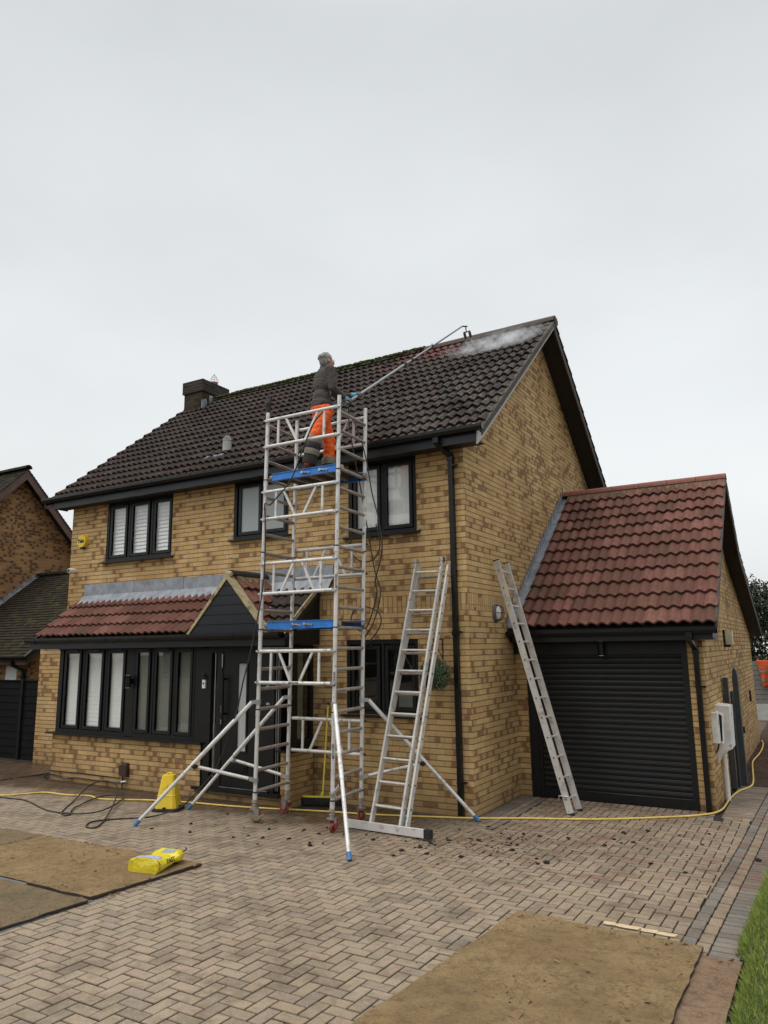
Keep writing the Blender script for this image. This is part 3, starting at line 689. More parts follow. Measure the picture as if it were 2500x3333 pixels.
# ---- windows
def window(parent, x0, x1, z0, z1, y, panes, glass, blind=None, sill=True, vents=True, bmat=None, gap=.0, fr=.052, sash=.05, bot=0.0, sillx=.06, slat=.05, drop=1.0, tilt=.30, name='window'):
    mb = MB(); d = .06
    mb.box(x0, x0+fr, y, y+d, z0, z1); mb.box(x1-fr, x1, y, y+d, z0, z1); mb.box(x0+fr, x1-fr, y, y+d, z1-fr-.01, z1); mb.box(x0+fr, x1-fr, y, y+d, z0, z0+fr+bot)
    for k in range(len(panes)-1):
        m = (panes[k][1]+panes[k+1][0])/2; mb.box(m-.02, m+.02, y+.003, y+d, z0+fr+bot, z1-fr-.01)
    w = mb.build(name, MT['black'], parent)
    for a, b in panes:
        c, e = z0+fr+bot+sash+.012, z1-fr-sash-.03; mb = MB(); q = sash; y2 = y-.012
        for bx in ((a-q, a, c-q, e+q), (b, b+q, c-q, e+q), (a, b, c-q, c), (a, b, e, e+q)): mb.box(bx[0], bx[1], y2, y2+.05, bx[2], bx[3])
        mb.box(a-.008, a, y2+.01, y2+.045, c, e); mb.box(b, b+.008, y2+.01, y2+.045, c, e)
        mb.build('sash', MT['black'], w)
        mb = MB(); mb.box(a-.003, b+.003, y2+.020, y2+.024, c-.003, e+.003); mb.build('pane', glass, w)
        if blind == 'slats':
            mb = MB(); z = c-.02; bot_ = c+(e-c)*(1-drop)
            while z < e+.02:
                if z >= bot_-.02: mb.face([(a-.045, y+.050, z-slat*.5), (b+.012, y+.050, z-slat*.5), (b+.012, y+.050+slat*tilt, z+slat*.46), (a-.045, y+.050+slat*tilt, z+slat*.46)])
                z += slat*.9
            mb.build('blind', bmat or MT['blind'], w)
        elif blind == 'panel':
            mb = MB(); n = 16
            for k in range(n):
                u0, u1 = a-.04+(b-a+.05)*k/n, a-.04+(b-a+.05)*(k+1)/n; mb.face([(u0, y+.055+.006*(k % 2), c-.01), (u1, y+.055+.006*((k+1) % 2), c-.01), (u1, y+.055+.006*((k+1) % 2), e+.01), (u0, y+.055+.006*(k % 2), e+.01)])
            mb.build('blind', bmat or MT['blind'], w, smooth=60)
        if vents:
            mb = MB(); zc = e+q*.5+.022; mb.box((a+b)/2-.13, (a+b)/2+.13, y2-.012, y2, zc-.012, zc+.012); mb.box((a+b)/2-.115, (a+b)/2+.115, y2-.015, y2-.012, zc-.002, zc+.002); mb.build('trickle_vent', MT['gloss'], w)
    if sill:
        mb = MB(); mb.prism([(x0-sillx, y+.02, z0+.002), (x0-sillx, y-.09, z0-.012), (x0-sillx, y-.09, z0-.032), (x0-sillx, y+.02, z0-.030)], (x1-x0+2*sillx, 0, 0)); mb.build('sill', MT['black'], w)
    return w
window(house, *W1, .012, [(-7.07, -6.725), (-6.53, -6.155), (-5.948, -5.616)], MT['glass'], 'slats', slat=.075)
window(house, *W2, .012, [(-3.975, -3.61), (-3.49, -3.10)], MT['frost'], None)
window(house, *W3, .012, [(-1.745, -1.385), (-1.22, -.856)], MT['glass'], 'panel')
w4 = window(house, *W4, .012, [(-1.79, -1.42), (-1.235, -.86)], MT['glass_dark'], None)
mb = MB(); mb.box(-1.79, -1.70, .11, .12, 1.33, 2.14); mb.box(-1.21, -.87, .25, .26, 1.3, 1.52); mb.build('blind', MT['blind_grey'], w4)
mb = MB()
for x, z in ((-7.28, 3.768), (-5.475, 3.768), (-4.185, 3.918), (-.69, 3.768), (-1.94, 3.768)): mb.box(x-.035, x+.035, -.012, .03, z, z+.055)
mb.build('sill_mortar', MT['mortar'], house)

# ---- downpipe with swan neck
def downpipe(parent, pts, w=.065, joints=(), clips=(), mat=None):
    mb = MB(); pts = [Vector(p) for p in pts]
    for a, b in zip(pts, pts[1:]):
        d = (b-a).normalized(); mb.bar(a-d*w*.25, b+d*w*.25, w, w, (0, 1, 0) if abs(d.z) > .5 else (1, 0, 0))
    for x, y, z in joints: mb.box(x-w*.62, x+w*.62, y-w*.62, y+w*.62, z-.035, z+.035)
    for x, y, z in clips: mb.box(x-w*.6, x+w*1.45, y-w*.56, y+w*.4, z-.012, z+.012)
    return mb.build('downpipe', mat or MT['gloss'], parent)
downpipe(house, [(-.235, -.34, 4.98), (-.235, -.34, 4.88), (-.165, -.05, 4.74), (-.165, -.05, .0)], joints=((-.235, -.34, 4.90), (-.165, -.05, 4.70), (-.165, -.05, 2.32)), clips=((-.165, -.05, 2.33), (-.165, -.05, 4.60), (-.165, -.05, .43)))

# ---- bay and porch
BY = -.57
mb = MB(); mb.box(-7.60, -4.12, BY, -.03, -.2, .765); mb.box(-4.2, -2.66, BY+.005, -.04, -.2, .145); mb.box(-2.70, -2.485, BY, -.035, -.2, .725); mb.build('bay_wall', MT['brick'], house)
bf = MB(); bf.box(-7.56, -7.50, BY+.01, -.02, .78, 2.20); bf.box(-4.16, -4.06, BY+.0, BY+.10, .14, 2.20); bf.box(-5.80, -5.66, BY+.002, BY+.08, .80, 2.2); bf.box(-7.56, -2.5, BY+.0, BY+.08, 2.165, 2.205)
bf.box(-2.70, -2.655, BY, BY+.09, .14, 2.17); bf.box(-2.545, -2.49, BY+.004, BY+.07, .75, 2.17); bf.box(-4.33, -4.16, BY+.01, BY+.09, .78, 2.165); bf.build('bay_frame', MT['black'], house)
bay1 = window(house, -7.50, -5.80, .79, 2.235, BY+.005, [(-7.345, -7.02), (-6.81, -6.45), (-6.25, -5.925)], MT['glass'], 'slats', sill=False, fr=.045, sash=.05, slat=.075, tilt=.10, bot=.02)
bay2 = window(house, -5.66, -4.33, .79, 2.235, BY+.005, [(-5.575, -5.34), (-5.15, -4.85), (-4.68, -4.42)], MT['glass_dark'], 'slats', sill=False, fr=.045, sash=.045, slat=.075, tilt=.08, bmat=MT['blind_grey'], bot=.02)
mb = MB(); mb.box(-7.70, -4.09, BY-.085, BY+.01, .768, .792); mb.box(-7.70, -7.55, BY+.01, -.0, .768, .790); mb.build('bay_sill', MT['black'], house)
mb = MB(); mb.box(-7.5, -2.55, -.18, -.15, .15, 2.15); mb.build('bay_dark_backing', MT['unlit_dark'], house)  # added near-black panel paints the unlit depth behind the bay glass
# door set
mb = MB(); mb.box(-4.06, -3.99, BY+.0, BY+.08, .17, 2.165); mb.box(-3.87, -3.77, BY, BY+.08, .17, 2.165); mb.box(-3.99, -3.87, BY, BY+.08, 2.10, 2.165); mb.box(-3.99, -3.87, BY, BY+.08, .17, .30)
mb.box(-2.84, -2.78, BY, BY+.08, .17, 2.165); mb.box(-3.77, -2.84, BY, BY+.08, 2.115, 2.165); dfm = mb.build('door_frame', MT['black'], house)
mb = MB(); mb.box(-3.99, -3.87, BY+.03, BY+.04, .30, 2.10); mb.box(-2.78, -2.70, BY+.03, BY+.04, .2, 2.165); mb.build('sidelight', MT['glass_dark'], dfm)
mb = MB(); mb.box(-3.935, -3.925, BY+.025, BY+.03, .3, 2.1); mb.box(-2.765, -2.755, BY+.022, BY+.03, .2, 2.1); mb.box(-2.725, -2.715, BY+.022, BY+.03, .2, 2.1); mb.build('glazing_bead', MT['silver'], dfm)
mb = MB(); mb.box(-4.26, -2.64, BY-.075, BY+.01, .128, .165); mb.box(-3.75, -2.86, BY-.03, BY+.0, .165, .19); mb.build('threshold', MT['black'], dfm)
mb = MB(); mb.box(-3.75, -2.86, BY-.034, BY-.030, .188, .196); mb.build('threshold_strip', MT['silver'], dfm)
dm = MB(); gx0, gx1, gz0, gz1 = -3.46, -3.30, .70, 1.94
for a, b, c, d in ((-3.765, gx0, .19, 2.11), (gx1, -2.845, .19, 2.11), (gx0, gx1, .19, gz0), (gx0, gx1, gz1, 2.11)): dm.box(a, b, BY+.012, BY+.05, c, d)
for a, b, c, d in ((gx0-.025, gx0, gz0-.025, gz1+.025), (gx1, gx1+.025, gz0-.025, gz1+.025), (gx0, gx1, gz1, gz1+.025), (gx0, gx1, gz0-.025, gz0)): dm.box(a, b, BY-.002, BY+.012, c, d)
for z in (.62, .92, 1.22, 1.52, 1.82): dm.box(-3.73, gx0-.04, BY+.009, BY+.012, z, z+.006); dm.box(gx1+.04, -2.88, BY+.009, BY+.012, z, z+.006)
door = dm.build('front_door', MT['black'], house)
mb = MB(); mb.box(gx0, gx1, BY+.02, BY+.03, gz0, gz1); mb.build('door_glass', MT['frost_white'], door)
mb = MB(); mb.box(-3.715, -3.685, BY-.07, BY-.045, 1.13, 1.80); mb.box(-3.71, -3.69, BY-.05, BY+.012, 1.2, 1.23); mb.box(-3.71, -3.69, BY-.05, BY+.012, 1.7, 1.73); mb.build('door_handle', MT['gloss'], door)
mb = MB(); mb.box(-3.58, -3.26, BY-.002, BY+.012, .40, .50); mb.box(-3.55, -3.29, BY-.012, BY-.002, .42, .48); mb.build('letterbox', MT['gloss'], door)
mb = MB(); mb.box(-3.772, -3.757, BY-.012, BY, 1.88, 2.08); mb.box(-3.772, -3.757, BY-.012, BY, 1.23, 1.33); mb.tube((-3.757, BY-.02, 1.12), (-3.757, BY+.0, 1.12), .013, n=10); mb.box(-3.763, -3.752, BY-.02, BY-.01, 1.06, 1.12); mb.build('hinge', MT['silver'], door)
mb = MB(); mb.box(-2.93, -2.87, BY+.004, BY+.011, 1.60, 1.63); mb.box(-2.93, -2.87, BY+.004, BY+.011, 1.36, 1.39); mb.build('door_lock', MT['silver'], door)
# glazed return panel facing right
mb = MB(); X = -2.50; mb.box(X-.06, X, -.45, -.40, .77, 2.17); mb.box(X-.06, X, -.40, -.08, .77, .88); mb.box(X-.06, X, -.40, -.08, 2.10, 2.17); mb.box(X-.06, X, -.08, -.02, .77, 2.17); mb.box(X-.06, X, BY+.07, -.45, .77, 2.17); rp = mb.build('return_window', MT['black'], house)
mb = MB(); mb.box(X-.035, X-.028, -.40, -.08, .88, 2.10); mb.build('pane', MT['glass_dark'], rp)
mb = MB(); mb.box(X-.075, X-.07, -.36, -.12, .88, 2.10); mb.build('blind', MT['cream'], rp)
mb = MB(); mb.box(-2.72, -2.42, BY-.05, BY+.01, .73, .752); mb.box(-2.5, -2.42, BY+.01, -.0, .73, .752); mb.build('return_sill', MT['black'], rp)
# lean-to roof over bay
LE = (-.86, 2.375); LT = (0.0, 3.06); ll = math.hypot(.86, LT[1]-LE[1]); luv = (0, .86/ll, (LT[1]-LE[1])/ll)
mb = MB(); mb.prism([(-7.80, LE[0]+.02, LE[1]-.02), (-7.80, .0, LT[1]-.02), (-7.80, .0, LT[1]-.08), (-7.80, LE[0]+.02, LE[1]-.07)], (5.44, 0, 0)); lr = mb.build('lean_to_roof', MT['soffit'], house)
tiles('tile_slope', lr, (-7.86, LE[0], LE[1]+.005), (1, 0, 0), luv, 4.55, 4, ll/4, MT['tile_red'], amp=.036, skip=lambda a, b, c: c < .1 and b-7.86 > -4.12)
tiles('old_tile_slope', lr, (-3.31, LE[0], LE[1]+.005), (1, 0, 0), luv, .92, 4, ll/4, MT['tile_old'], amp=.036, skip=lambda a, b, c: c < .1 and a-3.31 < -2.78)
mb = MB(); n = 40
def fz(x): return LT[1]+.016+.012*(.5-.5*math.cos(2*math.pi*(x+7.86)/.15))
for k in range(n*10):
    x0 = -7.74+k*5.58/(n*10); x1 = x0+5.58/(n*10)
    mb.face([(x0, -.16, fz(x0)-.10), (x1, -.16, fz(x1)-.10), (x1, -.02, LT[1]+.10), (x0, -.02, LT[1]+.10)])
for a, b in ((-7.72, -6.4), (-6.39, -5.2), (-5.19, -4.34), (-4.33, -2.9), (-2.89, -2.15)): mb.box(a, b, -.018, -.004, LT[1]+.08, 3.36+random.uniform(-.008, .008))
mb.build('lead_flashing', MT['lead'], lr, smooth=30)
mb = MB(); mb.prism([(-2.40, LE[0], LE[1]-.02), (-2.40, -.0, LT[1]-.02), (-2.40, -.0, LT[1]+.055), (-2.40, LE[0], LE[1]+.05)], (.03, 0, 0)); mb.build('verge_bedding', MT['mortar'], lr)
mb = MB(); mb.prism([(-2.42, LE[0]+.04, 2.20), (-2.42, -.0, 2.20), (-2.42, -.0, LT[1]-.08), (-2.42, LE[0]+.04, LE[1]-.07)], (.02, 0, 0)); mb.build('cheek_board', MT['black'], lr)
mb = MB(); mb.box(-8.02, -2.40, -.84, -.82, 2.19, 2.345); mb.box(-8.02, -8.0, -.82, -.0, 2.19, 2.345); mb.prism([(-8.0, -.82, 2.345), (-8.0, 0, 2.345), (-8.0, 0, LT[1]-.05)], (.02, 0, 0)); mb.build('fascia', MT['fascia'], lr)
mb = MB(); mb.box(-8.0, -2.41, -.82, -.0, 2.205, 2.215); mb.build('soffit', MT['soffit'], lr)
gutter('gutter', lr, -8.04, -2.42, -.842, 2.375, .11, .08)
# porch gable with cladding boards
GX, GH, GA, GB = -3.44, 3.20, -4.22, -2.66; PY = -.875
gb = MB(); nb = 6
for k in range(nb):
    z0 = 2.37+k*.14; z1 = z0+.14
    def wx(z): return max(0, (3.16-z)/(3.16-2.37)*.735)
    a0, a1 = wx(z0), wx(min(z1, 3.16)-.012)
    gb.prism([(GX-a0, PY+.012, z0), (GX+a0, PY+.012, z0), (GX+a1, PY+.012, min(z1, 3.16)-.012), (GX-a1, PY+.012, min(z1, 3.16)-.012)], (0, -.014, 0))
gb.prism([(GX-.74, PY+.03, 2.36), (GX+.74, PY+.03, 2.36), (GX, PY+.03, 3.17)], (0, -.015, 0))
pg = gb.build('porch_gable', MT['fascia'], house)
pl = math.hypot(.80, .84); 
mb = MB()
for s in (-1, 1): mb.prism([(GX+s*.79, PY-.02, 2.36), (GX+s*.735, PY-.02, 2.36), (GX, PY-.02, 3.165), (GX, PY-.02, 3.245)], (0, .16, 0))
mb.sphere((GX, PY+.03, 3.235), (.075, .05, .055), 10, 6, jit=.1); mb.build('verge_mortar', MT['mortar'], pg, smooth=30)
for s in (-1, 1):
    ux = (0, 1, 0) if s < 0 else (0, -1, 0)
    o0 = (GX+s*.80, PY+.02, 2.375) if s < 0 else (GX+s*.80, 0.0, 2.375)
    # left slope faces -x, right slope faces +x
    uxv = Vector((0, -1, 0)) if s < 0 else Vector((0, 1, 0)); oo = Vector((GX+s*.80, .0, 2.375)) if s < 0 else Vector((GX+s*.80, PY+.10, 2.375))
    tiles('porch_tile_slope', pg, oo, uxv, (-s*.80/pl, 0, .84/pl), .76, 4, pl/4-.004, MT['tile_red'] if s > 0 else MT['tile_red'], tw=.30, amp=.03)
ridge_tiles('porch_ridge', pg, (GX, PY+.05, 3.225), (GX, .0, 3.225), .085, MT['tile_old'], seg=.42)
mb = MB(); mb.prism([(GX-.11, PY+.14, 3.13), (GX+.11, PY+.14, 3.13), (GX+.07, PY+.14, 3.22), (GX-.07, PY+.14, 3.22)], (0, .72, 0)); mb.build('ridge_bedding', MT['mortar'], pg)
mb = MB(); mb.prism([(GX+.79, PY+.1, 2.40), (GX+.83, PY+.1, 2.40), (GX+.42, -.42, 2.81), (GX+.36, -.42, 2.82)], (.0, .02, .02)); mb.build('valley_lead', MT['lead'], pg)

# ================================================================ GARAGE
garage = thing('garage', (1.3, 5.5, 0), 'attached yellow brick garage with red tiled roof and black roller door', 'garage')
GY = 1.72; GW = 2.63
mb = MB(); wallY(mb, 0, GW, -.3, 2.21, GY, ((.17, 2.43, -.31, 2.205),), .25)
ridgeY, ridgeZ = 4.67, 4.93
def gf(y): return 2.385+(ridgeZ-2.385)*(y-1.37)/(ridgeY-1.37)
KY, KZ = 5.9, 3.82; BYk, BZk = 9.95, 2.40
mb.face([(GW, GY, -.3), (GW, 9.8, -.3), (GW, 9.8, 2.38), (GW, KY, KZ-.07), (GW, ridgeY, ridgeZ-.07), (GW, GY, gf(GY)-.07)])
mb.face([(GW, 9.8, -.3), (0, 9.8, -.3), (0, 9.8, 2.4), (GW, 9.8, 2.4)])
mb.build('wall', MT['brick'], garage)
gs = math.hypot(ridgeY-1.37, ridgeZ-2.385); guv = (0, (ridgeY-1.37)/gs, (ridgeZ-2.385)/gs)
mb = MB(); mb.prism([(.0, 1.40, 2.36), (0, ridgeY, ridgeZ-.03), (0, KY, KZ-.03), (0, BYk, BZk-.03), (0, BYk, BZk-.09), (0, KY, KZ-.09), (0, ridgeY, ridgeZ-.09), (0, 1.40, 2.30)], (2.85, 0, 0)); gr = mb.build('roof_deck', MT['soffit'], garage)
tiles('roof', garage, (.13, 1.36, 2.385), (1, 0, 0), guv, 2.755, 12, gs/12, MT['tile_red'], tw=.303, amp=.040)
tiles('back_slope', gr, (2.885, KY, KZ), (-1, 0, 0), (0, (ridgeY-KY)/math.hypot(1.23, 1.11), 1.11/math.hypot(1.23, 1.11)), 2.885, 5, .33, MT['tile_old'], seg=3)
tiles('catslide', gr, (2.885, BYk, BZk), (-1, 0, 0), (0, -(BYk-KY)/math.hypot(4.05, 1.42), 1.42/math.hypot(4.05, 1.42)), 2.885, 13, .33, MT['tile_old'], seg=3)
ridge_tiles('ridge', garage, (0, ridgeY, ridgeZ+.01), (2.89, ridgeY, ridgeZ+.01), .105, MT['ridge_red'])
mb = MB(); mb.prism([(.13, ridgeY-.17, ridgeZ-.10), (.13, ridgeY-.09, ridgeZ+.01), (.13, ridgeY, ridgeZ+.02), (.13, ridgeY, ridgeZ-.05)], (2.74, 0, 0)); mb.build('ridge_bedding', plain('mossy_mortar', (.13, .11, .06), .95, var=.4, scale=14), garage)
mb = MB(); mb.prism([(2.845, 1.37, 2.35), (2.845, ridgeY, ridgeZ-.04), (2.845, ridgeY, ridgeZ+.03), (2.845, 1.37, 2.43)], (.035, 0, 0)); mb.build('verge_bedding', MT['olive'], garage)
mb = MB(); mb.prism([(2.86, ridgeY, ridgeZ-.02), (2.86, KY, KZ-.02), (2.86, BYk, BZk-.02), (2.86, BYk, BZk-.13), (2.86, KY-.1, KZ-.18), (2.86, ridgeY, ridgeZ-.2)], (.022, 0, 0)); mb.build('bargeboard', MT['olive'], garage)
mb = MB(); mb.prism([(GW-.01, ridgeY, ridgeZ-.11), (GW-.01, KY, KZ-.10), (GW-.01, BYk, BZk-.10), (GW-.01, BYk, BZk-.115), (GW-.01, KY, KZ-.115), (GW-.01, ridgeY, ridgeZ-.125)], (.24, 0, 0)); mb.build('verge_soffit', MT['soffit'], garage)
mb = MB(); mb.box(.06, 2.80, 1.445, 1.465, 2.19, 2.32); mb.box(.0, 2.80, 1.465, GY, 2.195, 2.205); mb.prism([(2.78, 1.465, 2.19), (2.78, GY+.3, 2.19), (2.78, GY+.3, 2.35), (2.78, 1.465, 2.32)], (.02, 0, 0)); mb.box(2.63, 2.78, GY+.28, GY+.30, 2.19, 2.4); mb.build('fascia', MT['fascia'], garage)
gutter('gutter', garage, .0, 2.87, 1.443, 2.35, .11, .08)
downpipe(garage, [(2.52, 1.38, 2.29), (2.52, 1.38, 2.20), (2.545, GY-.05, 2.08), (2.545, GY-.05, .0)], joints=((2.52, 1.38, 2.25), (2.545, GY-.05, 2.04)), clips=((2.545, GY-.05, 1.58),))
# stepped flashing and lead gutter on the house wall
mb = MB(); n = 30
mb.prism([(.005, 1.40, 2.40), (.005, ridgeY-.05, ridgeZ-.06), (.005, ridgeY-.05, ridgeZ-.035), (.005, 1.40, 2.425)], (.15, 0, 0))
mb.prism([(.15, 1.40, 2.41), (.15, ridgeY-.05, ridgeZ-.05), (.15, ridgeY-.05, ridgeZ-.01), (.15, 1.40, 2.45)], (.02, 0, 0))
mb.prism([(.006, 1.40, 2.40), (.006, ridgeY+.0, ridgeZ-.05), (.006, ridgeY+.0, ridgeZ+.04), (.006, 1.40, 2.49)], (.006, 0, 0))
for k in range(n):
    y0 = 1.42+k*(3.2/n); z0 = gf(y0)+.08
    mb.prism([(.012, y0, z0-.01), (.012, y0+.11, gf(y0+.11)+.06), (.012, y0+.02, z0+.13)], (.008, 0, 0))
mb.prism([(.01, ridgeY-.02, ridgeZ-.02), (.01, ridgeY+.16, ridgeZ-.1), (.01, ridgeY+.05, ridgeZ+.22), (.01, ridgeY-.0, ridgeZ+.2)], (.01, 0, 0))
mb.build('step_flashing', MT['lead'], garage)
# roller door
mb = MB(); mb.box(.17, .30, GY-.01, GY+.10, -.02, 2.20); mb.box(.30, .345, GY+.005, GY+.08, -.02, 2.0); mb.box(2.355, 2.43, GY-.01, GY+.10, -.05, 2.20); mb.box(.30, 2.36, GY+.0, GY+.10, 2.005, 2.20); gd = mb.build('garage_door_frame', MT['black'], garage)
mb = MB(); z = .12; i = 0
while z < 2.01:
    h = .0765; pts = [(.34, GY+.035, z)]
    for k in range(7):
        t = k/6; pts.append((.34, GY+.045-.011*math.sin(math.pi*(.06+.88*t))**.6, z+.006+(h-.012)*t))
    pts.append((.34, GY+.035, z+h)); pts += [(.34, GY+.06, z+h), (.34, GY+.06, z)]
    mb.prism(pts, (2.02, 0, 0)); z += h
mb.box(.34, 2.36, GY+.025, GY+.06, -.04, .115); mb.build('roller_door', MT['shutter'], gd, smooth=30)
mb = MB(); mb.box(.05, 2.7, GY-.06, GY+.12, -.05, -.028); mb.build('door_threshold', MT['joint'], garage)

# ================================================================ THINGS FIXED TO THE HOUSE
a = thing('alarm_box', (-7.82, -.03, 4.08), 'round yellow burglar alarm box under the left eave', 'alarm box')
mb = MB(); mb.path([(-7.82, -.004, 4.19), (-7.82, -.075, 4.19)], [.125, .115], 28); mb.build('cover', MT['cone'], a, smooth=50)
mb = MB(); mb.box(-7.86, -7.78, -.06, -.004, 4.045, 4.075); mb.build('base', MT['rubber'], a)
text_obj('lettering', 'Yale', .105, MT['rubber'], Matrix.Translation((-7.835, -.078, 4.19)) @ Matrix.Rotation(R(90), 4, 'X'), a, .002, True)
a = thing('security_camera', (-8.04, -.05, 3.6), 'small white bullet camera by the left house corner', 'camera')
mb = MB(); mb.path([(-8.02, 0, 3.64), (-8.02, -.06, 3.64)], .035, 16); mb.path([(-8.02, -.05, 3.645), (-8.03, -.15, 3.64)], [.045, .048], 18); mb.build('housing', MT['white'], a, smooth=50)
mb = MB(); mb.path([(-8.03, -.149, 3.64), (-8.031, -.156, 3.64)], .036, 16); mb.build('lens', MT['gloss'], a)
mb = MB(); mb.path([(-4.17, -.0, 3.625), (-4.13, -.12, 3.615)], .008, 8); mb.path([(-4.13, -.12, 3.615), (-4.13, -.125, 3.615)], .012, 8)
tag(mb.build('overflow_pipe', MT['white'], smooth=40), 'short white overflow pipe stub above the porch flashing', 'pipe')
# hanging ball
mb = MB(); mb.path([(-.385, -.008, 2.25), (-.385, -.008, 1.98)], .008, 6); mb.path([(-.385, -.008, 2.24), (-.385, -.30, 2.24)], .008, 6); mb.path([(-.385, -.012, 2.0), (-.385, -.14, 2.10), (-.385, -.29, 2.235)], .006, 6)
tag(mb.build('plant_bracket', plain('dark_red_iron', (.06, .012, .012), .5), None), 'dark iron bracket beside the ground floor window', 'bracket')
t = thing('topiary_ball', (-.385, -.27, 1.58), 'round green leafy ball hanging between ladder and downpipe', 'plant')
mb = MB(); mb.sphere((-.385, -.27, 1.79), .155, 14, 10, jit=.05, at={'rnd': .1}); mb.build('core', MT['leaf'], t)
mb = MB()
def leaf(mb, p, n, size, wid, r):
    n = Vector(n).normalized(); a = n.orthogonal().normalized(); a.rotate(Matrix.Rotation(random.uniform(0, 6.28), 3, n)); b = n.cross(a)
    p = Vector(p); mb.face([p, p+a*size*.5+b*wid+n*size*.25, p+a*size+n*size*.3, p+a*size*.5-b*wid+n*size*.25], 0, rnd=r)
for k in range(2600):
    d = Vector((random.gauss(0, 1), random.gauss(0, 1), random.gauss(0, 1))).normalized(); rr = .205*(1+.06*noise.noise(d*3))*random.uniform(.74, 1.0)
    leaf(mb, Vector((-.385, -.27, 1.79))+d*rr, d+Vector((random.gauss(0, .5), random.gauss(0, .5), random.gauss(0, .5))), random.uniform(.022, .038), .007, min(1, max(0, random.gauss(.5, .28))))
mb.build('leaves', MT['topleaf'], t)
mb = MB(); mb.path([(-.385, -.29, 2.24), (-.385, -.27, 2.0)], .003, 5)
mb.build('hanging_wire', MT['bhose'], t)
# lights
a = thing('bulkhead_light', (.05, .95, 2.5), 'oval grey caged light on the gable wall left of ladder', 'wall light')
mb = MB(); mb.path([(.002, .95, 2.61), (.045, .95, 2.61)], [.10, .09], 20); mb.xf(lambda p: Vector((p.x, p.y, 2.61+(p.z-2.61)*1.35))); mb.build('base', MT['hvgrey'] if 0 else plain('grey_light_casing', (.10, .10, .105), .5), a, smooth=40)
mb = MB(); mb.sphere((.05, .95, 2.61), (.055, .065, .10), 14, 10); mb.build('lamp_cover', MT['white'], a, smooth=60)
mb = MB()
for y in (.90, .95, 1.0): mb.path([(.04, y, 2.50), (.10, y, 2.52), (.125, y, 2.61), (.10, y, 2.70), (.04, y, 2.72)], .005, 5)
mb.path([(.05, .86, 2.61), (.115, .88, 2.61), (.125, .95, 2.61), (.115, 1.02, 2.61), (.05, 1.04, 2.61)], .005, 5); mb.build('cage', MT['rubber'], a)
def updown(x, y, z, lab, ny=-1):
    a = thing('wall_lamp', (x, y, z-.1), lab, 'wall light'); mb = MB(); mb.tube((x, y+ny*.07, z-.095), (x, y+ny*.07, z+.095), .042, n=18); mb.build('body', MT['gloss'], a, smooth=40)
    mb = MB(); mb.tube((x, y+ny*.07, z+.095), (x, y+ny*.07, z+.102), .045, n=18); mb.build('top_ring', MT['silver'], a)
    mb = MB(); mb.tube((x, y+ny*.07, z-.095), (x, y+ny*.07, z-.102), .045, n=18); mb.build('bottom_ring', MT['silver'], a)
    mb = MB(); mb.box(x-.03, x+.03, y+ny*.04, y+.0, z-.04, z+.04); mb.build('bracket', MT['gloss'], a)
updown(-5.70, -.575, 1.66, 'black up and down lamp between the two bay windows')
updown(1.30, GY, 2.09, 'small black lamp above the roller garage door')
a = thing('doorbell', (-4.11, BY-.01, 1.57), 'white doorbell on the black frame left of front door', 'doorbell')
mb = MB(); mb.box(-4.14, -4.085, BY-.03, BY, 1.575, 1.70); mb.build('body', MT['white'], a)
mb = MB(); mb.tube((-4.112, BY-.034, 1.645), (-4.112, BY-.03, 1.645), .014, n=14); mb.build('button', MT['gloss'], a)
mb = MB(); mb.box(-4.15, -4.08, BY-.045, BY-.0, 1.715, 1.745); mb.tube((-4.12, BY-.05, 1.745), (-4.12, BY-.02, 1.79), .02, n=10); mb.build('bracket', MT['rubber'], a)
a = thing('side_light', (GW, 4.6, 2.1), 'square pale light on garage side wall under the rear eave', 'wall light')
mb = MB(); mb.box(GW, GW+.03, 4.32, 4.56, 2.08, 2.36); mb.box(GW+.03, GW+.10, 4.34, 4.54, 2.08, 2.12); mb.build('base', MT['gloss'], a)
mb = MB(); mb.box(GW+.03, GW+.13, 4.36, 4.56, 2.125, 2.34); mb.build('diffuser', plain('cream_diffuser', (.55, .5, .34), .5), a)
a = thing('wall_floodlight', (.06, 1.5, 2.0), 'black floodlight behind the right ladder by garage eave', 'floodlight')
mb = MB(); mb.box(.02, .12, 1.50, 1.62, 2.22, 2.38); mb.build('head', MT['gloss'], a)
mb = MB(); mb.box(.02, .07, 1.60, 1.66, 2.02, 2.22); mb.build('bracket', MT['gloss'], a)
# brown gas/cable cover on the bay wall with its pipe and cables
a = thing('cable_cover', (-5.75, -.62, 0), 'brown plastic pipe cover low on the bay wall', 'pipe cover')
mb = MB(); pr = [(-5.835, BY, .19), (-5.835, BY, .385), (-5.82, BY-.04, .405), (-5.665, BY-.04, .405), (-5.65, BY, .385), (-5.65, BY, .17)]
mb.prism([(-5.83, BY+.0, .185), (-5.66, BY, .175), (-5.66, BY-.07, .20), (-5.83, BY-.07, .21)], (0, .0, .16)); mb.prism([(-5.83, BY, .34), (-5.66, BY, .33), (-5.68, BY-.055, .35), (-5.81, BY-.055, .355)], (0, .012, .055)); mb.build('cover', plain('brown_plastic', (.045, .024, .018), .45), a)
mb = MB(); mb.path([(-5.78, BY-.03, .2), (-5.78, BY-.03, .0)], .011, 8); mb.build('pipe', MT['bhose'], a)
mb = MB(); mb.path([(-5.79, BY-.04, .105), (-5.67, BY-.055, .125)], .014, 8); mb.build('valve', MT['white'], a, smooth=50)
mb = MB(); mb.path(catmull([(-5.87, BY-.012, .155), (-6.3, BY-.012, .16), (-6.8, BY-.012, .165), (-7.3, BY-.012, .158), (-7.615, BY-.012, .16)]), .007, 6)
tag(mb.build('wall_cable', MT['bhose'], smooth=60), 'thin black cable pinned straight along the bay wall', 'cable')
